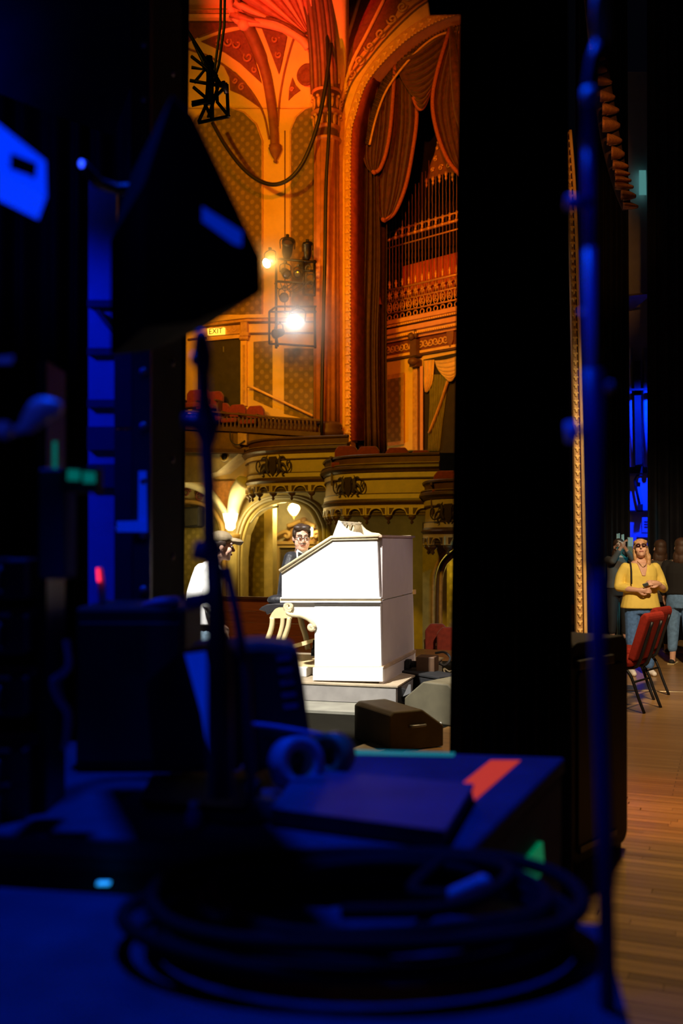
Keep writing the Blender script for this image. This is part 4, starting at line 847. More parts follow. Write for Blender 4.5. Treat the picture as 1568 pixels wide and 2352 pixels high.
MB().box(-.03, .05, OF.p(873, 1378).z, 0, DEP - .05, zt_).build('back_panel', mat('shaded_organ_white', (.62, .55, .53), .5, var=.04), org)  # greyer than the ends: weaker light put into the back's colour
MB().box(-.03, .05, ZB, .002, DEP - .05, OF.p(873, 1381).z).build('back_panel', mat('shaded_organ_white', (.6, .55, .53)), org)
zmid = OF.p(873, 1378).z
zpl = OF.p(878, 1533).z
MB().box(-.02, .0, zpl - .02, .025, DEP, zpl + .012).build('back_moulding', mat('tan_trim', (.50, .36, .24), .5), org)
MB().box(-.02, .0, ZB, .018, DEP, zpl - .02).build('back_plinth', mat('shaded_organ_white', (.6, .55, .53)), org)
MB().box(-.05, -.02, zt_, .012, DEP + .02, zt_ + .022).build('top_edge', mat('tan_trim', (.5, .36, .24)), org)
MB().box(0, DEP - .06, zmid - .02, .02, DEP + .03, zmid + .03).build('hinge', goldb, org)
MB().box(-.46, .02, zt_ - .03, -.03, DEP - .02, zt_ + .005).build('lid', white, org)
MB().prism([OF.p(x, y, -.06) for x, y in ((652, 1310), (763, 1240), (763, 1300), (700, 1345), (652, 1345))], [OF.p(x, y, -.06) + Vector((0, DEP - .12, 0)) for x, y in ((652, 1310), (763, 1240), (763, 1300), (700, 1345), (652, 1345))]).build('key_desk', cream, org)
for k in range(3):
    MB().box(-.93 + .12 * k, .25, 1.15 + .06 * k, -.80 + .12 * k, 1.3, 1.175 + .06 * k).build('manual', mat('ivory_keys', (.8, .78, .7), .4), org)
# music desk on the lid
ck = [(762, 1230), (775, 1195), (779, 1197), (785, 1206), (793, 1214), (806, 1221), (824, 1223), (833, 1230)]
md_ = None
for off in (.03, .80):
    g = op(ck, -.035, 0); g.v = [(x, y + off, z) for x, y, z in g.v]; g = g.build('desk_cheek', white if off < .5 else cream, org)
tA, bA = OF.p(776.5, 1196.5), OF.p(764, 1230)
def slat(y0_, y1_, a, b): MB().prism([Vector((a.x, y0_, a.z)), Vector((a.x, y1_, a.z)), Vector((b.x, y1_, b.z)), Vector((b.x, y0_, b.z))], [Vector((a.x + .02, y0_, a.z)), Vector((a.x + .02, y1_, a.z)), Vector((b.x + .02, y1_, b.z)), Vector((b.x + .02, y0_, b.z))]).build('desk_slat', cream, org)
slat(.06, .83, tA, tA.lerp(bA, .22)); slat(.06, .83, tA.lerp(bA, .82), bA)
for y in (.07, .24, .43, .62, .74): slat(y, y + (.14 if y == .62 else .07), tA.lerp(bA, .1), bA.lerp(tA, .05))
# bench with curved legs, and its leather pad
ben = thing('organ_bench', 'cream and gold organ bench with curved legs and black pad', 'bench', OF.p(640, 1510, -.35), OF)
lw = mat('cream_gold_paint', (.74, .60, .32), .45, var=.06)
for pts, n in (([(626, 1418), (624, 1440), (614, 1470), (602, 1500)], -.35), ([(664, 1418), (661, 1440), (650, 1472), (640, 1506)], -.35), ([(650, 1414), (648, 1438), (640, 1466), (630, 1494)], -1.15), ([(689, 1416), (694, 1438), (702, 1462), (707, 1492)], -1.15)):
    MB().tube([OF.p(p.x, p.y, n) for p in cr([(x, y, 0) for x, y in pts], 14)], .032, 4, flat=1.0).build('leg', lw, ben)
ap = [(618, 1420), (624, 1408), (632, 1398), (640, 1395), (652, 1395), (664, 1404), (668, 1420)]
for n in (-.33, -1.13): op(ap, n - .04, n).build('apron', lw, ben)
pad = [(593, 1401), (600, 1394), (612, 1388), (632, 1386), (664, 1386), (668, 1396), (640, 1396), (622, 1408), (612, 1412), (608, 1404)]
MB().prism([OF.p(x, y, -.33) for x, y in pad], [OF.p(x, y, -.33) + Vector((0, .85, 0)) for x, y in pad]).build('pad', mat('black_leather', (.03, .028, .03), .3), ben, bev=.01)
MB().prism([OF.p(x, y, -.6) for x, y in ((660, 1484), (700, 1472), (722, 1466), (722, 1474), (700, 1482), (664, 1492))], [OF.p(x, y, -.66) for x, y in ((660, 1484), (700, 1472), (722, 1466), (722, 1474), (700, 1482), (664, 1492))]).build('stretcher', lw, ben)
MB().box(-1.35, .25, ZB, -.85, 1.3, ZB + .10).build('foot_base', white, ben, bev=.01)
MB().box(-1.3, .3, ZB + .1, -.75, 1.25, ZB + .115).build('foot_board', lw, ben)
pk = thing('swell_pedal', 'small dark swell pedal beneath the key desk', 'pedal', OF.p(719, 1505, -.3), OF)
op([(714, 1490), (724, 1486), (724, 1508), (713, 1508)], -.5, -.3).build('shoe', blackm, pk, bev=.01)
MB().tube([OF.p(719, 1490, -.35), OF.p(721, 1470, -.35)], .012, 6).build('lever', blackm, pk)
# ---- stage monitors, connector, cables near the organ
def wedge(label, loc, rz, m, w=.52, dpt=.42, h=.32):
    o = thing('stage_monitor', label, 'speaker', loc, rz=rz, group='stage monitors by the organ')
    prof = [(-dpt / 2, 0), (dpt / 2, 0), (dpt / 2, h * .55), (dpt * .1, h), (-dpt * .42, h), (-dpt / 2, h * .9)]
    MB().prism([Vector((-w / 2, y, z)) for y, z in prof], [Vector((w / 2, y, z)) for y, z in prof]).build('cabinet', m, o, bev=.012)
    MB().prism([Vector((-w / 2 + .03, y, z)) for y, z in ((dpt / 2 + .004, h * .1), (dpt / 2 + .008, h * .1), (dpt / 2 + .008, h * .5), (dpt / 2 + .004, h * .5))], [Vector((w / 2 - .03, y, z)) for y, z in ((dpt / 2 + .004, h * .1), (dpt / 2 + .008, h * .1), (dpt / 2 + .008, h * .5), (dpt / 2 + .004, h * .5))]).build('grille', blackm, o)
    MB().tube([(w / 2 + .006, -.07, h * .6), (w / 2 + .02, -.05, h * .6), (w / 2 + .02, .05, h * .6), (w / 2 + .006, .07, h * .6)], .012, 6).build('handle', mat('grey_handle', (.25, .25, .25), .4, .5), o)
    return o
wedge('black stage monitor in front of the organ platform', (.45, 7.94, .006), R(-63.7), mat('worn_black_paint', (.11, .09, .05), .7, var=.2), .6, .48, .30)
wedge('tan lit stage monitor against the black leg curtain', (P(1024, 1600, 9.0).x, 9.0, .006), .9, mat('tan_black_paint', (.11, .095, .055), .7), .6, .5, .36)
q1 = GR(905, 1714); q2 = GR(812, 1714)
MB().prism([GR(x, y, .03) for x, y in ((800, 1722), (884, 1690), (900, 1716), (860, 1730))], [GR(x, y, .006) for x, y in ((800, 1722), (884, 1690), (900, 1716), (860, 1730))]).build('cable_ramp', mat('pale_scuffed_rubber', (.35, .31, .2), .6), label='pale scuffed floor plate in front of the black monitor', cat='plate')
cn = thing('organ_plug', 'heavy brown and black connector plugged into the organ plinth', 'connector', OF.p(968, 1510, -.02) if False else (.05, 1.0, ZB + .03), OF)
MB().box(.03, .95, ZB + .03, .09, 1.03, ZB + .13).build('plug_body', black, cn, bev=.01)
MB().tube([(.09, .99, ZB + .08), (.16, .99, ZB + .08)], .035, 8).build('plug_neck', black, cn)
MB().box(.16, .9, ZB - .0, .36, 1.15, ZB + .17).build('junction_block', mat('brown_block', (.10, .05, .022), .6), cn, bev=.01)
wc = mat('grey_white_cable', (.62, .60, .52), .4); bc2 = mat('black_rubber_cable', (.02, .02, .02), .5)
random.seed(3)
for k in range(12):
    x = random.uniform(982, 1030); y = random.uniform(1508, 1600); d = 1.6 * F / (y - HY) if y > 1530 else 11.3
    pts = [P(x + random.uniform(-18, 18), y + random.uniform(-14, 14), d + random.uniform(-.3, .3)) for _ in range(5)]
    pts = [Vector((p.x, p.y, max(p.z, .025))) for p in pts]
    MB().tube(cr(pts, 22), .011, 6).build('loose_cable', wc if k % 2 else bc2, label='loose %s cable number %d in the tangle behind the organ' % ('pale' if k % 2 else 'black', k) if False else ('loose pale cable looping in the tangle behind the organ' if k % 2 else 'loose black cable looping in the tangle behind the organ'), cat='cable', group='cable tangle behind the organ')
MB().tube(cr([P(1000, 1500, 11.2), P(1020, 1498, 11.1), P(1034, 1512, 11), P(1022, 1528, 10.9), P(1008, 1524, 10.9)], 20), .014, 6).build('loop_cable', bc2, label='round loop of cable rising behind the organ plug', cat='cable')
MB().tube(cr([GR(975, 1668, .015), GR(990, 1660, .02), GR(1008, 1656, .02), GR(1010, 1666, .02), GR(985, 1672, .015)], 18), .012, 6).build('loop_cable', wc, label='pale cable loop on the floor by the tan monitor', cat='cable')
MB().prism([OF.p(x, y, .0) for x, y in ((925, 1600), (938, 1572), (943, 1572), (943, 1592))], [OF.p(x, y, -.02) for x, y in ((925, 1600), (938, 1572), (943, 1572), (943, 1592))]).build('steel_bracket', mat('bare_steel', (.7, .7, .7), .3, .8), fr=OF, label='bright steel bracket at the platform corner', cat='bracket')
tr_ = thing('cable_chest', 'long low black cable chest behind the platform corner', 'case', (P(960, 1600, 10.6).x, 10.6, .006), rz=-.95)
MB().box(-.9, -.15, 0, .5, .15, .2).build('body', black, tr_, bev=.015); MB().box(-.92, -.16, .2, .52, .16, .225).build('lid', black, tr_, bev=.005)
# ================================================================== PEOPLE
def head_mesh(mb, c, M):
    c = Vector(c); f = lambda v: M @ Vector(v) + c
    mb.ell(f((0, .015, .03)), (.074, .095, .097), M); mb.ell(f((0, -.022, -.055)), (.058, .068, .062), M); mb.ell(f((0, -.062, -.098)), (.03, .026, .022), M)
    for s in (-1, 1):
        mb.ell(f((s * .076, .012, -.008)), (.013, .022, .033), M, 8, 6); mb.ell(f((s * .036, -.062, -.028)), (.032, .026, .032), M, 10, 7); mb.ell(f((s * .03, -.076, .036)), (.03, .014, .012), M, 8, 6)
    mb.limb([f((0, -.085, .02)), f((0, -.104, -.012)), f((0, -.108, -.024))], [.010, .013, .016], 8, 6)
def face_parts(o, c, M, mouth=(.45, .16, .13), brow=(.05, .03, .02), eyes=True):
    c = Vector(c); f = lambda v: M @ Vector(v) + c
    mm = mat('lips_%d' % int(mouth[0] * 100), mouth, .5)
    MB().ell(f((0, -.089, -.062)), (.026, .010, .009), M, 10, 6).build('mouth', mm, o)
    for s in (-1, 1):
        if eyes:
            e = MB().ell(f((s * .031, -.083, .010)), (.012, .010, .0055), M, 10, 6).build('eye', mat('eye_white', (.8, .78, .75), .3), o)
            MB().ell(f((s * .031, -.0915, .010)), (.006, .004, .0052), M, 8, 6).build('iris', mat('dark_iris', (.03, .02, .015), .2), e)
        MB().limb([f((s * .014, -.092, .034)), f((s * .032, -.092, .040)), f((s * .050, -.080, .034))], [.005, .006, .004], 6, 6).build('eyebrow', mat('brow_%d' % int(brow[0] * 100), brow, .8), o)
def hand_mesh(mb, w, fwd, back, flip=1, curl=.6, s=1.0):
    y = Vector(fwd).normalized(); z = Vector(back); z = (z - y * z.dot(y)).normalized(); x = y.cross(z) * flip; w = Vector(w)
    f = lambda a, b, c: w + (x * a + y * b + z * c) * s
    mb.limb([f(.0, -.01, 0), f(0, .035, 0), f(0, .075, -.004)], [.024 * s, .034 * s, .034 * s], 8, 6)
    for i, L in enumerate((.072, .082, .076, .06)):
        a = .030 - .0195 * i
        pts = [f(a * .8, .06, 0), f(a, .092, 0), f(a * 1.02, .092 + L * .45, -L * .2 * curl), f(a * 1.0, .092 + L * (.45 + .45 * (1 - curl * .6)), -L * (.25 + .55 * curl))]
        mb.limb(pts, [.010 * s, .0098 * s, .009 * s, .0075 * s], 8, 8)
    mb.limb([f(.026, .012, 0), f(.050, .045, -.008), f(.052, .075, -.018), f(.044, .098, -.026)], [.013 * s, .012 * s, .010 * s, .008 * s], 8, 8)
def hair(name, o, m, blobs, c, M, vox=.009):
    mb = MB(); c = Vector(c)
    for p, r in blobs: mb.ell(M @ Vector(p) + c, r, M)
    return mb.build(name, m, o, remesh=vox)
def rot(yaw, pitch=0, roll=0): return (Matrix.Rotation(R(yaw), 3, 'Z') @ Matrix.Rotation(R(pitch), 3, 'X') @ Matrix.Rotation(R(roll), 3, 'Y'))
TORSO = [(.80, .16, .115), (.92, .17, .12), (1.02, .145, .105), (1.15, .155, .115), (1.27, .165, .105), (1.35, .12, .075), (1.40, .06, .055)]
# --- woman in yellow
wl = P(1470, 1550, 12.0)
wo = thing('person', 'woman in a yellow top, jeans and sunglasses looking up on stage', 'person', (wl.x, wl.y, 0), rz=.0001)
hc = (.0, -.015, 1.515); HM = rot(-14, -22, -3)
b = MB(); b.loft([(0, 0, z, rx, ry) for z, rx, ry in TORSO])
b.limb([(0, .0, 1.36), (0, -.005, 1.43), (0, -.01, 1.48)], [.055, .050, .052]); head_mesh(b, hc, HM)
vn = [(-.062, -.088, 1.352), (.062, -.088, 1.352), (.046, -.126, 1.28), (.02, -.155, 1.195), (-.02, -.155, 1.195), (-.046, -.126, 1.28)]
b.prism([Vector(v) for v in vn], [Vector(v) + Vector((0, .09, 0)) for v in vn])
for s in (-1, 1):
    b.limb([(s * .09, 0, .86), (s * .095, -.01, .45), (s * .10, .02, .08)], [.085, .055, .038]); b.limb([(s * .10, .03, .05), (s * .115, -.13, .03)], [.04, .03])
RE, RWr = (-.265, -.01, 1.06), (-.085, -.20, 1.03); LE, LW = (.275, -.02, 1.04), (.155, -.20, 1.11)
b.limb([(-.175, 0, 1.31), (-.235, .01, 1.19), RE], [.05, .045, .042]); b.limb([RE, (-.18, -.12, 1.04), RWr], [.042, .038, .027])
b.limb([(.175, 0, 1.31), (.24, .01, 1.18), LE], [.05, .045, .042]); b.limb([LE, (.22, -.13, 1.06), LW], [.042, .038, .027])
hand_mesh(b, RWr, (1, -.25, .0), (-.1, -.9, .3), 1, .5); hand_mesh(b, LW, (-1, -.2, .1), (.2, -.8, .5), -1, .7)
b.build('body', skin, wo, remesh=.0075)
yel = mat('yellow_blouse', (.78, .60, .12), .75, var=.06, scale=10, bump=.15, bscale=12)
t = MB(); t.loft([(0, 0, z, rx, ry) for z, rx, ry in ((.805, .235, .165), (.82, .235, .165), (.95, .205, .15), (1.08, .19, .145), (1.2, .195, .142), (1.285, .195, .115), (1.335, .15, .085), (1.352, .115, .07))])
for s, E, Wr in ((-1, RE, RWr), (1, LE, LW)):
    t.limb([(s * .175, .0, 1.30), (s * .235, .01, 1.19), E], [.062, .058, .056]); t.limb([E, Vector(E).lerp(Vector(Wr), .30), Vector(E).lerp(Vector(Wr), .48)], [.056, .055, .052])
t.build('blouse', yel, wo, remesh=.009)
j = MB(); j.loft([(0, 0, .74, .16, .12), (0, 0, .84, .185, .135), (0, 0, .96, .175, .13)])
for s in (-1, 1): j.limb([(s * .092, 0, .84), (s * .10, -.012, .45), (s * .105, .01, .12)], [.102, .082, .068])
j.build('jeans', denim, wo, remesh=.012)
for s in (-1, 1):
    sh = MB().limb([(s * .105, .05, .035), (s * .115, -.07, .034), (s * .12, -.16, .028)], [.038, .042, .03], 10); sh.build('shoe', mat('white_canvas', (.75, .72, .7), .7), wo)
fh = lambda v: HM @ Vector(v) + Vector(hc)
hair('hair', wo, mat('blonde_hair', (.50, .29, .13), .55, var=.3, scale=40), [((0, .035, .058), (.084, .092, .08)), ((0, .06, -.03), (.084, .065, .12)), ((.072, .03, -.05), (.026, .05, .11)), ((-.072, .03, -.05), (.024, .045, .11)), ((.08, .05, -.14), (.034, .045, .075)), ((-.064, .06, -.14), (.032, .045, .07)), ((.0, .0, .10), (.066, .06, .03)), ((.056, -.03, .075), (.026, .045, .026)), ((-.056, -.03, .075), (.026, .045, .026)), ((.09, .02, -.10), (.025, .03, .05))], hc, HM)
face_parts(wo, hc, HM, brow=(.3, .17, .09), eyes=False)
sg = MB()
for s in (-1, 1): sg.ell(fh((s * .033, -.098, .010)), (.031, .010, .020), HM, 12, 8)
sg.limb([fh((-.02, -.102, .014)), fh((.02, -.102, .014))], [.005, .005], 6, 4)
for s in (-1, 1): sg.limb([fh((s * .06, -.088, .014)), fh((s * .082, .01, .01))], [.004, .004], 6, 4)
sg.build('sunglasses', mat('dark_maroon_lens', (.04, .01, .012), .12), wo)
MB().tube([fh((.08, .0, -.06)), fh((.082, -.0, -.085))], .007, 6).build('earring', mat('gold_jewel', (.8, .55, .2), .3, .9), wo)
MB().tube(cr([(-.055, -.07, 1.37), (-.035, -.115, 1.335), (0, -.135, 1.31), (.035, -.115, 1.335), (.055, -.07, 1.37)], 14), .0035, 5).build('necklace', mat('gold_jewel', (.8, .55, .2)), wo)
MB().tube(cr([(-.13, .03, 1.375), (-.135, -.06, 1.345), (-.145, -.135, 1.24), (-.15, -.155, 1.1)], 14), .009, 6).build('bag_strap', black, wo)
MB().lathe([(.034, -.012), (.036, 0), (.034, .012)], Matrix.Translation(Vector(LW).lerp(Vector(LE), .12)) @ RY(60), 12).build('watch', black, wo)
ph = MB().box(-.035, -.012, -.02, .03, .012, .02, TR(wl.x - .012, wl.y - .255, 1.098) @ RY(-20)).build('pocket_gadget', mat('dark_grey_gadget', (.05, .06, .06), .3), bev=.004, label='small dark gadget held between the hands of the woman in yellow', cat='gadget')
# --- organist
ol = OF.w((-1.16, .66, 0)); ob = thing('person', 'organist in a dark suit, bow tie and glasses seated at the white organ', 'person', (ol.x, ol.y, 0), rz=R(74))
inv = Matrix.Rotation(-R(74), 3, 'Z')
hcw = P(692, 1236, 10.5); hc = inv @ (Vector((hcw.x - ol.x, hcw.y - ol.y, hcw.z))); HM = (inv @ rot(12, 6, 0)) * 1.1
b = MB(); b.loft([(0, -.02, .96, .17, .14), (0, -.03, 1.08, .165, .14), (0, -.05, 1.25, .175, .14), (0, -.08, 1.4, .175, .11), (0, -.1, 1.48, .1, .08)])
b.limb([(0, -.10, 1.47), hc + Vector((0, .0, -.07))], [.06, .058]); head_mesh(b, hc, HM)
b.ell(hc + HM @ Vector((0, -.03, -.085)), (.068, .06, .04), HM)
for s in (-1, 1): b.ell(hc + HM @ Vector((s * .042, -.045, -.045)), (.032, .04, .042), HM)
for s in (-1, 1):
    b.limb([(s * .185, -.07, 1.44), (s * .24, -.06, 1.28), (s * .25, -.10, 1.16)], [.06, .052, .045]); b.limb([(s * .25, -.10, 1.16), (s * .2, -.40, 1.18)], [.045, .032]); hand_mesh(b, (s * .2, -.40, 1.18), (0, -1, 0), (0, 0, 1), s, .4)
    b.limb([(s * .1, -.05, 1.0), (s * .12, -.42, 1.0)], [.095, .065]); b.limb([(s * .12, -.42, 1.0), (s * .11, -.40, .42)], [.062, .04]); b.limb([(s * .11, -.38, .38), (s * .12, -.56, .36)], [.04, .03])
b.build('body', skin, ob, remesh=.009)
suit = mat('dark_navy_suit', (.013, .013, .017), .55, var=.2, sheen=.1, bump=.6, bscale=16)
t = MB(); t.loft([(0, -.01, .95, .2, .165), (0, -.03, 1.08, .195, .16), (0, -.05, 1.25, .205, .16), (0, -.075, 1.39, .205, .13), (0, -.085, 1.46, .15, .1), (0, -.085, 1.5, .085, .07)])
for s in (-1, 1):
    t.limb([(s * .18, -.07, 1.43), (s * .245, -.05, 1.29), (s * .255, -.09, 1.16)], [.085, .07, .062]); t.limb([(s * .255, -.09, 1.16), (s * .205, -.36, 1.18)], [.062, .045])
t.ell((-.19, .08, .985), (.08, .12, .06)).build('jacket', suit, ob, remesh=.011)
j = MB()
for s in (-1, 1):
    j.limb([(s * .1, -.02, 1.0), (s * .12, -.42, 1.0)], [.105, .08]); j.limb([(s * .12, -.42, 1.0), (s * .11, -.40, .45)], [.078, .058])
j.build('trousers', suit, ob, remesh=.014)
for s in (-1, 1): MB().limb([(s * .11, -.36, .37), (s * .12, -.58, .35)], [.045, .035]).build('shoe', black, ob)
cdir = inv @ Vector((.30, -.95, 0))
cc = hc + Vector((0, 0, -.165)) + cdir * .055
sm = Matrix.Rotation(math.atan2(cdir.x, -cdir.y), 3, 'Z')
col_ = MB(); col_.prism([cc + sm @ Vector((x, 0, z)) for x, z in ((-.058, .06), (.058, .06), (.05, -.04), (0, -.19), (-.06, -.04))], [cc + sm @ Vector((x, .05, z)) for x, z in ((-.058, .06), (.058, .06), (.05, -.04), (0, -.19), (-.06, -.04))])
col_.build('shirt_front', mat('white_shirt', (.85, .85, .85), .7), ob)
bt = cc + cdir * .012 + Vector((0, 0, -.005))
MB().prism([bt + sm @ Vector((x, 0, z)) for x, z in ((-.055, .026), (-.01, .009), (.01, .009), (.055, .026), (.055, -.028), (.01, -.009), (-.01, -.009), (-.055, -.028))], [bt + sm @ Vector((x, -.018, z)) for x, z in ((-.055, .026), (-.01, .009), (.01, .009), (.055, .026), (.055, -.028), (.01, -.009), (-.01, -.009), (-.055, -.028))]).build('bow_tie', black, ob)
fh = lambda v: HM @ Vector(v) + Vector(hc)
hair('hair', ob, mat('dark_brown_hair', (.045, .026, .016), .5, var=.3, scale=40), [((0, .035, .055), (.084, .092, .085)), ((0, .06, 0), (.082, .065, .09)), ((.03, -.04, .105), (.055, .05, .03)), ((-.035, -.035, .105), (.05, .05, .028)), ((.074, -.005, .05), (.016, .05, .045)), ((-.074, -.005, .05), (.016, .05, .045))], hc, HM)
face_parts(ob, hc, HM)
gl_ = MB()
for s in (-1, 1): gl_.tube([fh((s * .034 + .028 * math.cos(a), -.104, .006 + .019 * math.sin(a))) for a in [i * pi / 7 for i in range(14)]], .002, 5, True); gl_.tube([fh((s * .062, -.1, .012)), fh((s * .08, .01, .008))], .003, 5)
gl_.tube([fh((-.008, -.108, .01)), fh((.008, -.108, .01))], .003, 5).build('spectacles', black, ob)
MB().limb([fh((-.028, -.098, -.046)), fh((0, -.107, -.040)), fh((.028, -.098, -.046))], [.004, .007, .004], 6, 6).build('moustache', mat('dark_brown_hair', (.04, .02, .01)), ob)
# --- man in cap and white shirt
cl_ = P(466, 1500, 9.0); co = thing('person', 'man in a tan cap, white shirt and jeans watching the organist', 'person', (cl_.x, cl_.y, 0), rz=R(112))
inv = Matrix.Rotation(-R(112), 3, 'Z'); hcw = P(510, 1256, 8.95); hc = inv @ Vector((hcw.x - cl_.x, hcw.y - cl_.y, hcw.z - .0)); HM = inv @ rot(104, 6, 0)
b = MB(); b.loft([(0, 0, z, rx, ry) for z, rx, ry in TORSO[:3]] + [(0, -.02, 1.15, .165, .12), (0, -.05, 1.3, .17, .11), (0, -.08, 1.38, .12, .08), (0, -.10, 1.43, .06, .055)])
b.limb([(0, -.10, 1.42), hc + Vector((0, .02, -.07))], [.055, .052]); head_mesh(b, hc, HM)
for s in (-1, 1):
    b.limb([(s * .09, 0, .88), (s * .10, -.01, .46), (s * .10, .02, .08)], [.085, .055, .038]); b.limb([(s * .10, .03, .05), (s * .115, -.14, .03)], [.04, .032])
    b.limb([(s * .19, -.04, 1.35), (s * .25, 0, 1.2), (s * .26, .02, 1.06)], [.055, .048, .04]); b.limb([(s * .26, .02, 1.06), (s * .24, -.10, .86)], [.04, .028]); hand_mesh(b, (s * .24, -.1, .86), (0, -.4, -1), (s, 0, 0), s, .3)
b.build('body', skin, co, remesh=.009)
wsh = mat('white_shirt', (.8, .8, .8)); t = MB(); t.loft([(0, 0, .86, .215, .155), (0, 0, 1.0, .205, .15), (0, -.01, 1.15, .2, .15), (0, -.04, 1.29, .2, .135), (0, -.065, 1.37, .15, .1), (0, -.08, 1.425, .075, .065)])
for s in (-1, 1): t.limb([(s * .18, -.04, 1.34), (s * .255, 0, 1.2), (s * .265, .02, 1.06)], [.078, .068, .06]); t.limb([(s * .265, .02, 1.06), (s * .245, -.08, .90)], [.06, .045])
t.build('shirt', wsh, co, remesh=.011)
j = MB(); j.loft([(0, 0, .76, .16, .12), (0, 0, .86, .18, .132), (0, 0, .97, .17, .125)])
for s in (-1, 1): j.limb([(s * .092, 0, .86), (s * .10, -.012, .46), (s * .105, .01, .12)], [.1, .078, .064])
j.build('jeans', mat('pale_denim', (.20, .30, .40), .85, var=.25, scale=30), co, remesh=.012)
for s in (-1, 1): MB().limb([(s * .105, .05, .035), (s * .12, -.16, .03)], [.042, .034]).build('shoe', black, co)
fh = lambda v: HM @ Vector(v) + Vector(hc)
hair('hair', co, mat('dark_brown_hair', (.04, .02, .01)), [((0, .05, .01), (.078, .075, .08)), ((.07, .01, .03), (.016, .04, .04)), ((-.07, .01, .03), (.016, .04, .04))], hc, HM)
face_parts(co, hc, HM)
cp = MB(); cp.ell(fh((0, .018, .075)), (.09, .108, .07), HM).limb([fh((-.035, -.10, .065)), fh((0, -.16, .055)), fh((.035, -.10, .065))], [.03, .03, .03], 8, 8); cp.ell(fh((0, -.12, .062)), (.075, .075, .012), HM)
cp.build('cap', mat('tan_cap', (.24, .18, .10), .8), co, remesh=.009)
# ================================================================== RIGHT OF THE LEG CURTAIN
def hang_curtain(name, label, Ltop, Lbot, Rtop, Rbot, ytop, ybot, d, folds, amp, m, cat='curtain', rows=8, cols=220, group=None):
    out = []
    for i in range(rows):
        t = i / (rows - 1); l = Ltop + (Lbot - Ltop) * t; r = Rtop + (Rbot - Rtop) * t; py = ytop + (ybot - ytop) * t
        out.append([P(l + (r - l) * j / (cols - 1), py, d) + Vector((0, amp * math.sin(2 * pi * folds * j / (cols - 1) + .9 * math.sin(j * .13 + t)) , 0)) for j in range(cols)])
    return MB().grid(out, (0, .02, 0)).build(name, m, label=label, cat=cat, group=group)
hang_curtain('leg_curtain', 'tall black velour leg curtain between the organ and the stage', 1060, 1030, 1302, 1312, -120, 2074, 4.4, 11, .04, blackv)
bo = MB().prism([P(x, y, 4.55) for x, y in ((962, -140), (1075, -140), (1075, 34), (986, 36))], [P(x, y, 4.6) for x, y in ((962, -140), (1075, -140), (1075, 34), (986, 36))]).build('border_curtain', blackv, label='black border cloth corner over the top of the arch', cat='curtain')
# black rounded case
CF = Frame(1.10, 4.77, -49)
bcse = thing('rounded_case', 'tall black padded case with rounded corners on the wood floor', 'case', (.3, .3, 0), CF)
def rrect(x0, z0, x1, z1, r, k=6):
    out = []
    for cx_, cz_, a0 in ((x1 - r, z1 - r, 0), (x0 + r, z1 - r, 90), (x0 + r, z0 + r, 180), (x1 - r, z0 + r, 270)):
        out += [(cx_ + r * math.cos(R(a0 + 90 * i / k)), cz_ + r * math.sin(R(a0 + 90 * i / k))) for i in range(k + 1)]
    return out
rr = rrect(0, .03, .62, 1.115, .07)
MB().prism([Vector((x, 0, z)) for x, z in rr], [Vector((x, .45, z)) for x, z in rr]).build('shell', mat('black_tolex', (.007, .006, .006), .6, var=.3, spec=.2), bcse, bev=.012)
r2 = rrect(.05, .08, .57, .98, .05)
MB().prism([Vector((x, -.012, z)) for x, z in r2], [Vector((x, 0, z)) for x, z in r2]).build('front_pad', mat('black_tolex', (.014, .013, .012)), bcse, bev=.006)
MB().box(.03, -.03, .985, .40, .01, 1.03).build('ledge', mat('dull_olive_strip', (.04, .035, .02), .5), bcse, bev=.004)
MB().box(.06, -.02, .10, .45, 0, .13).build('kick_strip', mat('dull_olive_strip', (.06, .05, .03)), bcse)
for x in (.06, .52):
    MB().box(x, .02, 0, x + .06, .10, .03).build('foot', black, bcse); MB().box(x, .35, 0, x + .06, .43, .03).build('foot', black, bcse)
# red chairs
CH0 = (2.69, 9.66)
def chair(label, x, y, yaw):
    o = thing('banquet_chair', label, 'chair', (x, y, 0), rz=R(yaw), group='red banquet chairs on the stage')
    fab = mat('red_chair_fabric', (.24, .018, .010), .9, var=.12, scale=40, spec=.2)
    MB().box(-.225, -.23, .42, .225, .22, .50).build('seat', fab, o, bev=.035)
    bk = MB(); pr_ = [(.17, .50), (.235, .475), (.375, .88), (.365, .925), (.33, .94), (.295, .90)]
    bk.prism([Vector((-.22, y_, z)) for y_, z in pr_], [Vector((.22, y_, z)) for y_, z in pr_]).build('backrest', fab, o, bev=.025)
    for s in (-1, 1):
        MB().tube(cr([(s * .12, .02, .40), (s * .12, .20, .41), (s * .12, .255, .48), (s * .12, .32, .68), (s * .12, .375, .85)], 14), .016, 8).build('back_bar', blackm, o)
        MB().tube(cr([(s * .205, -.1, .405), (s * .205, .12, .40), (s * .207, .2, .34), (s * .21, .27, .16), (s * .212, .335, .0)], 14), .0145, 8).build('leg', blackm, o)
        MB().tube(cr([(s * .205, -.1, .405), (s * .205, -.19, .38), (s * .21, -.22, .2), (s * .212, -.235, .0)], 12), .0145, 8).build('leg', blackm, o)
    MB().tube([(-.21, .225, .28), (.21, .225, .28)], .011, 8).build('stretcher', blackm, o)
    MB().tube([(-.2, -.05, .405), (.2, -.05, .405)], .012, 8).build('seat_bar', blackm, o)
    return o
chair('nearer red banquet chair seen from behind on the stage floor', CH0[0], CH0[1], -128)
chair('farther red banquet chair just behind the nearer one', CH0[0] + .34, CH0[1] + .80, -128)
tb_ = thing('black_tray', 'thin black tray edge resting across the red chair seats', 'tray', (2.62, 9.72, .505), rz=R(-38))
MB().box(-.24, -.1, 0, .1, .1, .012).build('plate', black, tb_); MB().box(-.24, -.1, .012, -.22, .1, .03).build('lip', black, tb_)
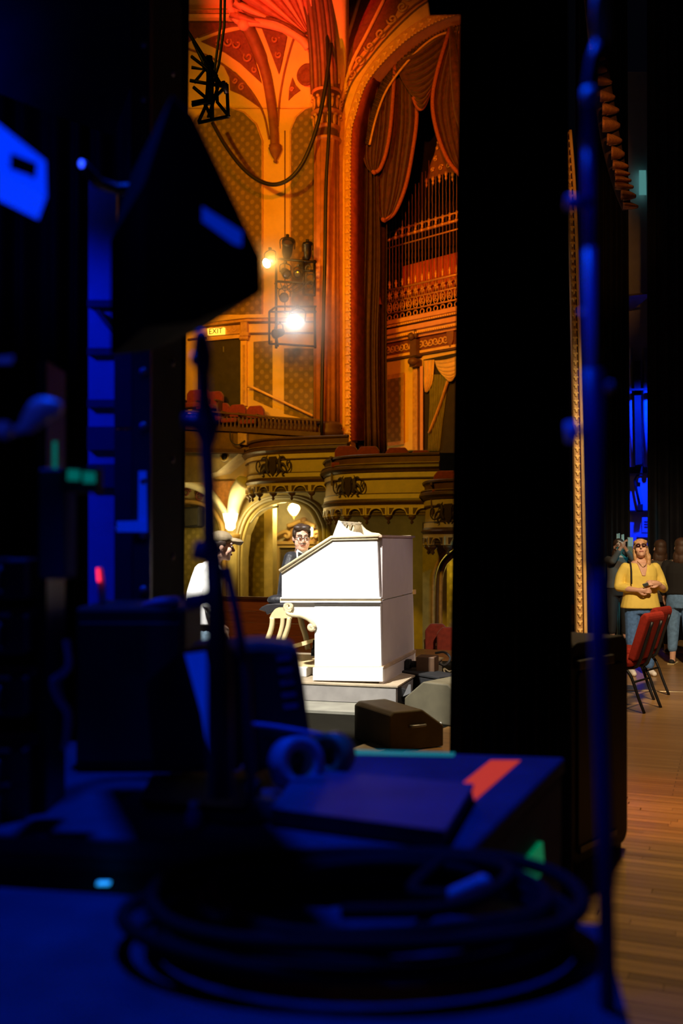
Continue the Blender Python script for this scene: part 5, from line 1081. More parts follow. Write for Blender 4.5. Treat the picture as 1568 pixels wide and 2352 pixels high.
# other people
def figure(label, loc, yaw, topm, botm, hairm, s=1.0, hyaw=0, hpitch=0, arms=None, longhair=True, ankle=.10, topz=.86):
    o = thing('person', label, 'person', loc, rz=R(yaw))
    hc = Vector((0, -.01, 1.52)); HM = rot(hyaw, hpitch)
    b = MB(); b.loft([(0, 0, z, rx, ry) for z, rx, ry in TORSO]); b.limb([(0, 0, 1.36), (0, -.005, 1.45)], [.055, .05]); head_mesh(b, hc, HM)
    t = MB(); t.loft([(0, 0, topz, .20, .145), (0, 0, 1.0, .185, .14), (0, 0, 1.2, .19, .14), (0, 0, 1.29, .19, .115), (0, 0, 1.345, .13, .08), (0, 0, 1.37, .08, .065)])
    for k, sd in enumerate((-1, 1)):
        A = arms[k] if arms else [(sd * .175, 0, 1.31), (sd * .245, .02, 1.07), (sd * .23, -.10, .86)]
        b.limb([A[0], A[1]], [.05, .04]); b.limb([A[1], A[2]], [.04, .027]); hand_mesh(b, A[2], Vector(A[2]) - Vector(A[1]), (sd, 0, .2), sd, .4)
        t.limb([A[0], A[1]], [.068, .058]); t.limb([A[1], Vector(A[1]).lerp(Vector(A[2]), .7)], [.058, .042])
        b.limb([(sd * .09, 0, .86), (sd * .095, -.01, .45), (sd * .10, .02, .08)], [.085, .055, .038]); b.limb([(sd * .10, .03, .05), (sd * .115, -.13, .03)], [.04, .03])
    b.build('body', skin, o, remesh=.010); t.build('top', topm, o, remesh=.012)
    j = MB(); j.loft([(0, 0, .74, .16, .12), (0, 0, .84, .18, .132), (0, 0, .98, .172, .128)])
    for sd in (-1, 1): j.limb([(sd * .092, 0, .84), (sd * .10, -.012, .45), (sd * .105, .01, ankle + .06)], [.1, .08, .062])
    j.build('trousers', botm, o, remesh=.013)
    for sd in (-1, 1):
        sh = MB().limb([(sd * .105, .05, .035), (sd * .115, -.07, .034), (sd * .12, -.16, .028)], [.038, .042, .03], 10).build('shoe', black, o)
        MB().box(sd * .112 - .045, -.2, 0, sd * .112 + .045, .09, .016).build('sole', mat('tan_sole', (.6, .48, .25), .7), sh, bev=.006)
    bl = [((0, .03, .055), (.09, .1, .088)), ((0, .055, -.02), (.09, .075, .11))]
    if longhair: bl += [((.06, .04, -.12), (.05, .055, .1)), ((-.06, .04, -.12), (.05, .055, .1)), ((0, .07, -.13), (.07, .05, .1))]
    hair('hair', o, hairm, bl, hc, HM, .011); face_parts(o, hc, HM)
    if s != 1: o.scale = (s, s, s)
    return o
brn = mat('brown_hair', (.055, .024, .011), .6, var=.3, scale=40)
def stripes(name, c0, c1, per):
    m = mat(name, c0, .8); nt = m.node_tree; b = nt.nodes['Principled BSDF']; wv = nt.nodes.new('ShaderNodeTexWave'); wv.bands_direction = 'Z'; wv.inputs['Scale'].default_value = per
    rp = nt.nodes.new('ShaderNodeValToRGB'); rp.color_ramp.elements[0].position = .45; rp.color_ramp.elements[0].color = tuple(c0) + (1,); rp.color_ramp.elements[1].position = .55; rp.color_ramp.elements[1].color = tuple(c1) + (1,)
    nt.links.new(nt.nodes['Texture Coordinate'].outputs['Object'], wv.inputs['Vector']); nt.links.new(wv.outputs['Fac'], rp.inputs['Fac']); nt.links.new(rp.outputs['Color'], b.inputs['Base Color']); return m
q = P(1563, 1527, 13.0)
figure('person in a black sweater and pale jeans with back turned', (q.x, q.y, 0), 150, mat('black_knit', (.008, .007, .007), .9), mat('faded_denim', (.12, .24, .45), .85, var=.2, scale=25), brn, 1.0, 20, 0, None, True, .14, .92)
q = P(1514, 1500, 14.4)
figure('person in a dark striped top behind the woman in yellow', (q.x, q.y, 0), 170, stripes('dark_stripe_knit', (.03, .025, .02), (.12, .09, .055), 28), mat('dark_trousers', (.02, .02, .024), .8), brn, .99, 15, -5)
q = P(1421, 1490, 16.0)
figure('person in grey raising both arms to take a picture', (q.x, q.y, 0), -8, mat('grey_marl', (.10, .10, .10), .85), mat('dark_trousers', (.02, .02, .024)), brn, 1.0, 0, 0, [[(-.175, 0, 1.31), (-.13, -.26, 1.30), (-.01, -.34, 1.52)], [(.175, 0, 1.31), (.22, -.25, 1.27), (.04, -.34, 1.52)]], True)
MB().box(-.04, -.006, -.07, .04, .006, .07, TR(q.x + .06, q.y - .43, 1.60)).build('smartphone', mat('phone_shell', (.35, .45, .48), .3), bev=.003, label='smartphone held up by the person in grey', cat='phone')
# gilded edge of the far proscenium and the gathered festoon
gs = thing('gilded_edge', 'tall narrow gilded ornament strip beside the leg curtain', 'trim', P(1318, 1505, 12.0))
Lg = [(1297, 300), (1306, 450), (1313, 700), (1318, 950), (1322, 1200), (1326, 1549)]
q = cr([(x, y, 0) for x, y in Lg], 40)
gA = [P(p.x, p.y, 12.0) for p in q]; gB = [P(p.x + 6 + 8 * i / 39, p.y, 12.0) for i, p in enumerate(q)]
MB().grid([[a, b] for a, b in zip(gA, gB)], (0, .12, 0)).build('strip', goldp, gs)
MB().tube([v + Vector((.03, -.01, 0)) for v in gB], .022, 6).build('bead', goldb, gs)
for v, t in arcpts([a.lerp(b, .5) for a, b in zip(gA, gB)], .095):
    inst('leaf', lf, gs, Matrix.Translation(v + Vector((0, -.01, 0))) @ Matrix.Scale(.55, 4))
fs_ = thing('festoon_curtain', 'gathered rust festoon curtain edge falling in tongue shaped folds', 'curtain', P(1415, 470, 11.0))
rust = mat('rust_velvet', (.42, .17, .06), .8, var=.25, scale=20, bump=.3, bscale=60)
for i, (x, y, w_, h_) in enumerate(((1366, 100, 24, 22), (1376, 128, 26, 20), (1380, 156, 26, 20), (1388, 184, 32, 20), (1394, 219, 34, 26), (1401, 249, 38, 26), (1402, 284, 40, 34), (1410, 319, 34, 26), (1418, 350, 30, 30), (1424, 378, 36, 22), (1428, 395, 34, 16), (1430, 410, 36, 16), (1432, 425, 42, 18), (1442, 446, 34, 24), (1447, 470, 34, 18))):
    rows = []
    for a in range(9):
        u = a / 8; rows.append([P(x - w_ * .45 + w_ * u, y + h_ * (v / 6 - .5) * (1 - .75 * u ** 2) + 4 * u, 11.0 - .16 * math.sin(pi * v / 6) * (1 - u * .8) + .18 * u) for v in range(7)])
    MB().grid(rows, (0, .03, 0)).build('ruffle', rust, fs_)
MB().tube([P(p.x, p.y, 11.35) for p in cr([(1345, -60, 0), (1372, 120, 0), (1398, 300, 0), (1424, 420, 0), (1438, 480, 0)], 24)], [.05 + .06 * math.sin(pi * i / 23) for i in range(24)], 10).build('gathered_cloth', curt_dark, fs_)
# black masking and the blue lit rear wall
hang_curtain('masking_curtain', 'black masking curtain hanging left of the blue wall', 1322, 1322, 1440, 1446, -150, 1462, 17.0, 9, .07, blackv, cols=120)
hang_curtain('masking_curtain', 'black masking curtain behind the group of people', 1486, 1490, 1760, 1760, -150, 1475, 16.2, 12, .07, blackv, cols=140)
bw_ = MB().box(5.2, 19.9, 0, 8.5, 20.1, 11).build('wall_rear', mat('pale_rear_wall', (.75, .75, .78), .6, var=.05), kind='structure', label='pale rear stage wall washed in blue light')
def rp_(poly, d0, d1, m, nm): return MB().prism([P(x, y, d0) for x, y in poly], [P(x, y, d1) for x, y in poly]).build(nm, m, bw_)
dk = mat('dark_conduit', (.03, .03, .035), .6); pp_ = mat('pale_paper', (.85, .85, .85), .7)
rp_([(1455, 830), (1470, 828), (1474, 1066), (1459, 1068)], 19.6, 19.9, dk, 'conduit_box')
rp_([(1430, 1072), (1500, 1070), (1500, 1086), (1430, 1088)], 19.84, 19.9, dk, 'ledge')
rp_([(1430, 893), (1500, 891), (1500, 896), (1430, 898)], 19.5, 19.6, dk, 'pipe_rail')
rp_([(1464, 1158), (1476, 1158), (1476, 1172), (1464, 1172)], 19.7, 19.9, dk, 'switch_box')
rp_([(1440, 1172), (1500, 1172), (1500, 1175), (1440, 1175)], 19.8, 19.9, dk, 'joint')
rp_([(1474, 1188), (1490, 1188), (1490, 1222), (1474, 1222)], 19.85, 19.9, pp_, 'notice'); rp_([(1463, 1226), (1492, 1226), (1492, 1234), (1463, 1234)], 19.85, 19.9, pp_, 'notice')
for y in (1197, 1203, 1209): rp_([(1479, y), (1487, y), (1487, y + 1.5), (1479, y + 1.5)], 19.84, 19.86, mat('notice_ink', (.05, .05, .3), .7), 'notice_line')
MB().tube([P(x, y, 19.8) for x, y in ((1474, 1093), (1462, 1092), (1457, 1102), (1462, 1130), (1468, 1158))], .025, 6).build('looped_cable', dk, bw_)
for x in (1447, 1480): MB().tube([P(x, 800, 19.75), P(x + 4, 1072, 19.75)], .05, 8).build('pipe', mat('painted_pipe', (.6, .6, .65), .5), bw_)
gp = MB().prism([P(x, y, 19.7) for x, y in ((1467, 391), (1483, 391), (1484, 448), (1467, 448))], [P(x, y, 19.8) for x, y in ((1467, 391), (1483, 391), (1484, 448), (1467, 448))]).build('high_window', glow('teal_window_glow', (.10, .34, .33), .6), label='small teal lit window high on the rear wall', cat='window')
wk = bw_
MB().prism([P(x, y, 18.5) for x, y in ((1430, 677), (1500, 670), (1500, 674), (1430, 681))], [P(x, y, 18.5) + Vector((0, 1.45, 0)) for x, y in ((1430, 677), (1500, 670), (1500, 674), (1430, 681))]).build('gallery_edge', mat('dull_wood_edge', (.3, .24, .16), .6), wk)
for k, (x, y0_, y1_) in enumerate(((1417, 1226, 1464), (1421, 1225, 1464), (1428, 1228, 1464), (1431, 1227, 1464))):
    MB().tube([P(x, y0_, 16.6), P(x + .5, y1_, 16.6)], .014, 6).build('hanging_rope', mat('pale_rope', (.5, .55, .5), .8), label='thin pale rope hanging by the person taking a picture', cat='rope', group='ropes by the masking curtain')
MB().prism([P(x, y, 16.9) for x, y in ((1440, 1234), (1452, 1234), (1453, 1280), (1440, 1280))], [P(x, y, 16.95) for x, y in ((1440, 1234), (1452, 1234), (1453, 1280), (1440, 1280))]).build('teal_panel', mat('teal_board', (.25, .45, .42), .6), label='teal board standing behind the woman in yellow', cat='board')
spot('festoon_light', (2.1, 5.5, 5.6), tuple(P(1410, 300, 11.0)), 420, (1.0, .36, .06), 15, .7, .08)
spot('gilded_edge_light', (2.3, 9.6, 8.0), (2.8, 12.0, 3.2), 42, (1.0, .42, .06), 44, .6, .08)
# ================================================================== WING FOREGROUND, LEFT
tape_g = mat('emissive_green_tape', (.03, .42, .22), .6, var=.08, emit=(.0, .30, .12), es=.4); tape_r = mat('emissive_red_tape', (.7, .06, .01), .6, var=.12, scale=25, emit=(.75, .05, .015), es=.62); glow_blue = mat('emissive_blue_strip', (.05, .12, .65), .6, var=.05, emit=(.0, .02, .5), es=.5)  # constant emission stands in for tape fluorescing under the blue light
case_m = mat('scuffed_blue_black_case', (.055, .08, .13), .8, var=.25, scale=7, spec=.15); grey_m = mat('grey_hardware', (.35, .35, .36), .4, .7)
hang_curtain('leg_curtain', 'tall black leg curtain at the near edge of the opening', -500, -500, 432, 416, -150, 1977, 5.0, 16, .05, blackv, cols=260)
MB().box(-9, 7.5, 0, -3.0, 7.7, 8).build('wall_wing', mat('wing_wall_paint', (.05, .05, .06), .8), kind='structure', label='dark painted side wall of the wing')
cv_ = [(-140, -160), (330, -160), (330, 120), (258, 312), (120, 262), (-140, 160)]
MB().prism([P(x, y, 3.3) for x, y in cv_], [P(x, y, 3.34) for x, y in cv_]).build('haze_canvas', mat('dark_canvas', (.08, .08, .10), .9, var=.3), label='dark sloping canvas added to hold the dim blue haze high in the wing', cat='canvas')  # added sheet, stands in for the dim blue haze
# --- riveted equipment tower
xa, xb = P(300, 0, 3.1).x, P(345, 0, 3.1).x
tw = thing('equipment_tower', 'tall black steel equipment tower with riveted corner edge', 'rack', (-.62, 3.4, 0))
MB().box(xa, 3.1, 0, xb, 3.72, 3.6).build('cabinet', mat('charcoal_steel', (.014, .014, .016), .9, 0, var=.15, spec=.1), tw, bev=.01)
MB().box(xb - .05, 3.085, 0, xb + .004, 3.1, 3.6).build('corner_strip', mat('charcoal_strip', (.07, .07, .075), .4, .5), tw)
rv_ = MB().ell((0, 0, 0), (.013, .007, .013), nu=8, nv=5).mesh('rivet', grey_m)
for k in range(21):
    inst('rivet', rv_, tw, TR(xb - .018, 3.083, .10 + .169 * k)); inst('rivet', rv_, tw, TR(xb + .003, 3.5, .19 + .34 * k) @ RZ(90)) if k < 10 else None
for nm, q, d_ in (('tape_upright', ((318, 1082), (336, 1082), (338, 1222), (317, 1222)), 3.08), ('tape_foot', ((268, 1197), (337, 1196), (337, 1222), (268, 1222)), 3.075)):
    MB().prism([P(x, y, d_) for x, y in q], [P(x, y, d_ + .008) for x, y in q]).build(nm, glow_blue, tw)
# --- brown wooden flat and the pale ladder board lit blue
fl = thing('wooden_flat', 'narrow reddish brown wooden flat standing in the wing', 'flat', P(286, 1900, 3.3))
zb_ = 0
bm_ = grainwood('dark_red_board', (.13, .045, .028), .7, 4, 20)
for k in range(8):
    z0_ = .0 + k * .33; MB().box(P(262, 0, 3.3).x, 3.3, z0_, P(311, 0, 3.3).x, 3.34, z0_ + .322).build('board', bm_, fl)
MB().box(P(268, 0, 3.3).x, 3.34, 0, P(278, 0, 3.3).x, 3.40, 2.6).build('batten', brownm, fl)
pb_ = thing('pale_upright', 'pale upright board with dark bands glowing under blue light', 'board', P(235, 1900, 3.6))
MB().box(P(203, 0, 3.6).x, 3.6, 0, P(266, 0, 3.6).x, 3.65, P(0, 415, 3.6).z).build('board', mat('pale_board', (.7, .7, .72), .6, var=.1), pb_)
for y0_, y1_ in ((690, 706), (800, 816), (918, 936), (980, 1034), (1066, 1120)):
    MB().box(P(202, 0, 3.59).x, 3.58, P(0, y1_, 3.59).z, P(266.5, 0, 3.59).x, 3.6, P(0, y0_, 3.59).z).build('band', mat('dark_band', (.10, .10, .12), .7), pb_)
MB().prism([P(x, y, 3.58) for x, y in ((215, 712), (228, 712), (262, 760), (256, 766))], [P(x, y, 3.6) for x, y in ((215, 712), (228, 712), (262, 760), (256, 766))]).build('brace', mat('dark_band', (.1, .1, .12)), pb_)
ar_ = thing('clamp_arm', 'dark clamp arm with a pale knob across the upright', 'clamp', P(320, 440, 2.45))
MB().tube([P(188, 380, 2.3), P(225, 420, 2.4), P(268, 434, 2.45), P(345, 430, 2.45), P(362, 432, 2.45)], .014, 8).build('arm', blackm, ar_); MB().ell(P(368, 432, 2.45), (.016, .016, .016)).build('knob', mat('pale_knob', (.7, .8, .85), .4), ar_)
MB().tube([P(330, 440, 2.47), P(332, 740, 2.47)], .012, 8).build('drop_rod', blackm, ar_)
# --- large black angled hood with tape strip
hd = thing('light_hood', 'large black angled metal hood silhouetted against the bright hall', 'hood', P(470, 755, 1.9))
hp = [(446, 262), (600, 588), (602, 672), (450, 738), (330, 752), (330, 420), (395, 215)]
MB().prism([P(x, y, 1.9) for x, y in hp], [P(x, y, 1.9) + Vector((-.18, .5, .04)) for x, y in hp]).build('hood_body', mat('hood_black', (.007, .007, .007), .95, spec=.05), hd, bev=.006)
MB().prism([P(x, y, 1.895) for x, y in ((464, 474), (556, 532), (555, 566), (536, 560), (464, 508))], [P(x, y, 1.9) for x, y in ((464, 474), (556, 532), (555, 566), (536, 560), (464, 508))]).build('tape_strip', glow_blue, hd)
MB().tube([P(400, 500, 2.1), P(340, 470, 3.12)], .015, 8).build('mount', blackm, hd)
# --- blue running light and small gear
bl_ = thing('running_light', 'bright blue backstage running light box on the wing wall', 'lamp', P(50, 450, 1.7))
poly = [(-140, 170), (104, 368), (106, 452), (-140, 330)]
MB().prism([P(x, y, 1.7) for x, y in poly], [P(x, y, 1.7) + Vector((-.05, .12, 0)) for x, y in poly]).build('lit_face', glow('blue_lamp_glow', (.0, .03, 1.0), 1.1), bl_)
g2 = [(24, 350), (84, 374), (82, 410), (22, 388)]
MB().prism([P(x, y, 1.685) for x, y in g2], [P(x, y, 1.698) for x, y in g2]).build('dark_label', mat('deep_blue_label', (.01, .02, .2), .5), bl_)
MB().prism([P(x, y, 1.68) for x, y in ((72, 374), (86, 374), (82, 410), (72, 410))], [P(x, y, 1.685) for x, y in ((72, 374), (86, 374), (82, 410), (72, 410))]).build('switch', black, bl_)
MB().prism([P(x, y, 1.69) + Vector((0, 0, .0)) for x, y in ((-140, 168), (106, 366), (106, 372), (-140, 176))], [P(x, y, 1.66) for x, y in ((-140, 168), (106, 366), (106, 372), (-140, 176))]).build('hood', black, bl_)
MB().ell(P(187, 376, 2.29), (.006, .006, .009)).build('indicator_light', glow('blue_led', (.02, .06, 1), 3), label='tiny blue indicator light in the dark wing', cat='light')
# --- rack of amplifiers on the far left, standing on the road case
RD = 2.2
rk = thing('amplifier_rack', 'black rack of amplifiers with blue lit shelf edges', 'rack', (-.95, RD + .2, 1.0))
X0, X1 = -1.22, P(150, 0, RD + .15).x
for x in (X0, X1 - .02): MB().box(x, RD, 1.001, x + .02, RD + .15, 2.0).build('upright', blackm, rk)
for k, y in enumerate((1285, 1412, 1556, 1722, 1800)):
    z = P(0, y, RD - .06).z
    u = MB().box(X0 + .02, RD - .06, z - .085, X1 - .03, RD + .14, z).build('amplifier', mat('rack_black', (.05, .05, .055), .45, .3), rk, bev=.005)
    MB().tube([(X1 - .08, RD - .06, z - .02), (X1 - .08, RD - .095, z - .02), (X1 - .08, RD - .095, z - .07), (X1 - .08, RD - .06, z - .07)], .007, 6).build('handle', grey_m, u)
    MB().lathe([(.012, 0), (.012, .02)], TR(X1 - .15, RD - .06, z - .045) @ RX(90), 10).build('knob', grey_m, u)
    MB().box(X0 + .2, RD - .068, z - .004, X1 - .06, RD - .06, z + .004).build('edge_glint', mat('pale_edge_glint', (.5, .52, .6), .5), u)  # pale strip paints the blue glint along the shelf edge
MB().box(P(88, 0, RD - .1).x, RD - .1, P(0, 1330, RD - .1).z, P(150, 0, RD - .1).x, RD - .01, P(0, 1075, RD - .1).z).build('side_box', case_m, rk, bev=.006)
MB().box(P(140, 0, RD - .13).x, RD - .13, P(0, 1130, RD - .13).z, P(224, 0, RD - .13).x, RD - .08, P(0, 1074, RD - .13).z).build('label_plate', black, rk)
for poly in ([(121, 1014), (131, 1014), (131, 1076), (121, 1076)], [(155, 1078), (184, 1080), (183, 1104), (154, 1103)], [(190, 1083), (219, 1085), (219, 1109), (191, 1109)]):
    MB().prism([P(x, y, RD - .14) for x, y in poly], [P(x, y, RD - .13) for x, y in poly]).build('tape_label', mat('emissive_teal_tape', (.04, .35, .28), .6, emit=(0, .11, .085), es=.9), rk)  # steady emission imitates the tape's glow in blue light
cbl = thing('cable_bundle', 'bundle of blue lit cables drooping down the rack corner', 'cable', P(150, 1720, RD - .15))
for k in range(3):
    MB().tube([P(p.x, p.y, RD - .15 + .01 * k) for p in cr([(150 + 3 * k, 1470, 0), (156 + 2 * k, 1530, 0), (120 + 6 * k, 1565, 0), (135 + 4 * k, 1610, 0), (154 + 3 * k, 1640, 0), (150 + 2 * k, 1700, 0), (144, 1720, 0)], 24)], .006, 6).build('strand', mat('blue_grey_cable', (.3, .32, .5), .5), cbl)
mic = thing('gooseneck_lamp', 'small gooseneck lamp head catching blue light by the rack', 'lamp', P(60, 1000, 1.6))
MB().limb([P(62, 978, 1.6), P(95, 942, 1.6), P(126, 936, 1.6)], [.014, .022, .014], 10, 8).build('head', mat('satin_grey', (.5, .52, .55), .35), mic)
MB().tube(cr([P(62, 978, 1.6), P(30, 990, 1.6), P(-20, 985, 1.6), P(-40, 1100, 1.6)], 14), .008, 8).build('neck', mat('satin_grey', (.5, .52, .55)), mic)
MB().ell(P(10, 988, 1.59), (.015, .015, .015)).build('joint', mat('satin_grey', (.5, .5, .5)), mic)
cl2 = MB().prism([P(x, y, 1.6) for x, y in ((-20, 822), (34, 816), (28, 836), (-20, 836))], [P(x, y, 1.64) for x, y in ((-20, 822), (34, 816), (28, 836), (-20, 836))]).build('spring_clip', mat('satin_grey', (.5, .5, .5)), label='small metal spring clip at the edge of the dark wing', cat='clip', bev=.003)
wt = thing('radio_handset', 'small radio handset with a red light on the dark cabinet', 'radio', P(232, 1392, 2.62))
MB().prism([P(x, y, 2.62) for x, y in ((221, 1302), (236, 1300), (243, 1340), (245, 1388), (227, 1388))], [P(x, y, 2.65) for x, y in ((221, 1302), (236, 1300), (243, 1340), (245, 1388), (227, 1388))]).build('body', mat('pinkish_grey', (.30, .24, .22), .5), wt, bev=.004)
MB().prism([P(x, y, 2.61) for x, y in ((221, 1305), (228, 1306), (231, 1336), (223, 1336))], [P(x, y, 2.62) for x, y in ((221, 1305), (228, 1306), (231, 1336), (223, 1336))]).build('red_light', glow('red_led', (1, .02, .03), 2.0), wt)
dkc = thing('dark_cabinet', 'low black cabinet in deep shadow on the taped road case', 'cabinet', (P(310, 0, 2.6).x, 2.75, 1.0))
cz = P(0, 1394, 2.6).z
MB().box(P(172, 0, 2.6).x, 2.6, 1.001, P(425, 0, 2.6).x, 2.93, cz).build('body', black, dkc, bev=.012)
MB().box(P(182, 0, 2.6).x, 2.588, 1.03, P(415, 0, 2.6).x, 2.6, cz - .04).build('door', mat('black_satin', (.02, .02, .02), .4), dkc, bev=.004)
MB().limb([P(330, 1390, 2.63), P(365, 1385, 2.62), P(404, 1381, 2.62)], [.006, .014, .014], 8, 8).build('torch', mat('violet_grey', (.25, .2, .4), .5), label='small torch lying at the corner of the dark cabinet', cat='torch')
# --- slim stand between the tower and the hall
stn = thing('boom_stand', 'slim dark blue stand with clamps in front of the hall', 'stand', P(480, 1890, 1.75))
dblue = mat('dark_blue_metal', (.045, .045, .14), .5, .2)
def D(x, y, d=1.75): return P(x, y, d)
MB().limb([D(462, 770), D(464, 815), D(468, 850)], [.012, .018, .014], 10, 8).build('tip', dblue, stn)
MB().tube([D(466, 840), D(470, 950), D(478, 1100), D(482, 1250)], [.012, .013, .013, .014], 8).build('upper_tube', dblue, stn)
MB().limb([D(470, 930), D(474, 975), D(478, 1010)], [.014, .026, .016], 10, 8).build('clamp', dblue, stn)
MB().tube([D(420, 968), D(470, 970)], .014, 8).build('cross_knob', dblue, stn)
MB().tube([D(486, 1240), D(498, 1400), D(504, 1560), D(506, 1830)], [.015, .018, .022, .024], 10).build('lower_tube', mat('dark_plum_metal', (.03, .025, .035), .5), stn)
MB().tube([D(445, 1262), D(485, 1270)], .018, 8).build('wing_knob', dblue, stn); MB().tube([D(424, 1384), D(490, 1372)], .014, 8).build('wing_knob', dblue, stn)
MB().tube([D(520, 1300, 1.9), D(545, 1420, 1.9), D(566, 1560, 1.9), D(578, 1835, 1.9)], .009, 8).build('cable', dblue, stn)
MB().lathe([(.0, .0), (.10, 0), (.10, .012), (.02, .03)], TR(D(505, 1850).x, 1.75 + .45, 1.001), 16).build('base', black, stn)
MB().ell(D(444, 826, 1.74), (.006, .006, .012)).build('pale_screw', mat('pale_knob', (.7, .8, .85)), stn)
# --- cases
def pr3(pts, z0, z1): return MB().prism([Vector((x, y, z1)) for x, y in pts], [Vector((x, y, z0)) for x, y in pts])
CA = [(.23, 1.92), (.613, 2.77), (-1.2, 3.06), (-1.3, 2.16)]
ca = thing('road_case', 'blue lit road case with green and red tape on its lid', 'case', (-.1, 2.4, 0))
pr3(CA, .12, .955).build('body', case_m, ca, bev=.012)
pr3([(.237, 1.91), (.623, 2.778), (-1.21, 3.07), (-1.31, 2.15)], .955, 1.0).build('lid', case_m, ca, bev=.008)
for x, y in ((.15, 2.02), (.5, 2.7), (-1.1, 2.95), (-1.2, 2.25)): MB().lathe([(.05, 0), (.05, .035)], TR(x, y, .05) @ RY(90) @ TR(0, 0, -.017), 14).build('caster', blackm, ca); MB().box(x - .02, y - .02, .08, x + .02, y + .02, .125).build('fork', blackm, ca) if False else None
for x, y in ((.15, 2.02), (.5, 2.7), (-1.1, 2.95), (-1.2, 2.25)): MB().box(x - .04, y - .04, .09, x + .04, y + .04, .12).build('caster_plate', grey_m, ca)
def lid_tape(pts, m, z=1.0): MB().prism([GR(x, y, z + .002) for x, y in pts], [GR(x, y, z - .001) for x, y in pts]).build('tape', m, ca)
lid_tape([(790, 1721), (1045, 1728), (1042, 1738), (790, 1733)], tape_g); lid_tape([(1126, 1746), (1196, 1746), (1090, 1838), (1084, 1818), (1060, 1800)], tape_r)
s0, s1 = Vector((.237, 1.91)), Vector((.623, 2.778)); tdir = (s1 - s0).normalized(); nrm = Vector((tdir.y, -tdir.x))
sf = Frame(s0.x, s0.y, math.degrees(math.atan2(-tdir.y, tdir.x)))
gt = [sf.p(x, y, .008) for x, y in ((1246, 1934), (1251, 2000), (1204, 2056), (1166, 2036))]
MB().prism([sf.w(v) for v in gt], [sf.w(v + Vector((0, .012, 0))) for v in gt]).build('tape', tape_g, ca)
CB = [(.46, 1.77), (-1.15, 2.03), (-1.30, 1.10), (.31, .83)]
cb = thing('road_case', 'low blue lit road case carrying the coiled cable', 'case', (-.4, 1.4, 0))
pr3(CB, .12, .885).build('body', case_m, cb, bev=.012); pr3([(.468, 1.776), (-1.158, 2.048), (-1.308, 1.092), (.318, .822)], .885, .92).build('lid', case_m, cb, bev=.008)
for x, y in ((.36, 1.7), (-1.05, 1.93), (-1.2, 1.2), (.25, .95)): MB().lathe([(.05, 0), (.05, .035)], TR(x, y, .05) @ RY(90) @ TR(0, 0, -.017), 14).build('caster', blackm, cb); MB().box(x - .04, y - .04, .09, x + .04, y + .04, .12).build('caster_plate', grey_m, cb)
MB().box(-.07, -.004, -.02, .07, .012, .02, TR(.05, 1.835, .90) @ RZ(-9.5)).build('latch', grey_m, cb)
MB().box(-.012, -.008, 0, .012, .008, .004, TR(*GR(238, 2031, .92).xy, .92)).build('glow_dot', glow('cyan_glow', (.02, .35, .9), 1.2), label='small cyan dot glowing on the low road case', cat='light')  # small emissive cyan dot on the lid
# --- gear on the case
bg = thing('canvas_gear_box', 'black gear box with a glowing strip for its blue lit edge on the road case', 'box', (P(430, 0, 2.35).x, 2.35, 1.0))
pbx = [(330, 1570), (424, 1492), (540, 1490), (556, 1776), (350, 1780)]
MB().prism([P(x, y, 2.3) for x, y in pbx], [P(x, y, 2.3) + Vector((.0, .28, .0)) for x, y in pbx]).build('body', mat('black_canvas', (.015, .015, .018), .9, spec=.1), bg, bev=.02)
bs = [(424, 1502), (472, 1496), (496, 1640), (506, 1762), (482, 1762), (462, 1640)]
MB().prism([P(x, y, 2.292) for x, y in bs], [P(x, y, 2.302) for x, y in bs]).build('corner_strip', glow_blue, bg)  # emission paints the blue lit edge of the box
MB().prism([GR(x, y, 1.035) for x, y in ((318, 1838), (560, 1858), (600, 1790), (350, 1776))], [GR(x, y, 1.0005) for x, y in ((318, 1838), (560, 1858), (600, 1790), (350, 1776))]).build('base_plate', black, bg, bev=.005)
cbx = thing('control_box', 'tilted dark control box with faded label strips', 'box', (P(620, 0, 2.42).x, 2.42, 1.0))
pcx = [(520, 1482), (600, 1476), (684, 1484), (700, 1580), (712, 1680), (700, 1740), (560, 1790), (540, 1560)]
dkb = mat('dark_olive_box', (.035, .032, .022), .7, var=.2)
MB().prism([P(x, y, 2.42) for x, y in pcx], [P(x, y, 2.42) + Vector((-.02, .2, -.0)) for x, y in pcx]).build('body', dkb, cbx, bev=.02)
for k, y in enumerate((1512, 1540, 1568, 1596, 1622)):
    x = 634 + 4 * k; MB().prism([P(a, b_, 2.41) for a, b_ in ((x, y - 4), (x + 32, y - 7), (x + 34, y + 3), (x + 3, y + 7))], [P(a, b_, 2.42) for a, b_ in ((x, y - 4), (x + 32, y - 7), (x + 34, y + 3), (x + 3, y + 7))]).build('label_strip', mat('violet_label', (.24, .24, .50), .6), cbx)
MB().prism([P(a, b_, 2.409) for a, b_ in ((650, 1546), (672, 1540), (676, 1562), (654, 1566))], [P(a, b_, 2.412) for a, b_ in ((650, 1546), (672, 1540), (676, 1562), (654, 1566))]).build('red_label', mat('dull_red_label', (.25, .07, .06), .6), cbx)
MB().tube(cr([P(580, 1664, 2.36), P(620, 1668, 2.34), P(680, 1678, 2.33), P(740, 1690, 2.33)], 12), .006, 8).build('lead', mat('violet_label', (.24, .24, .5)), cbx)
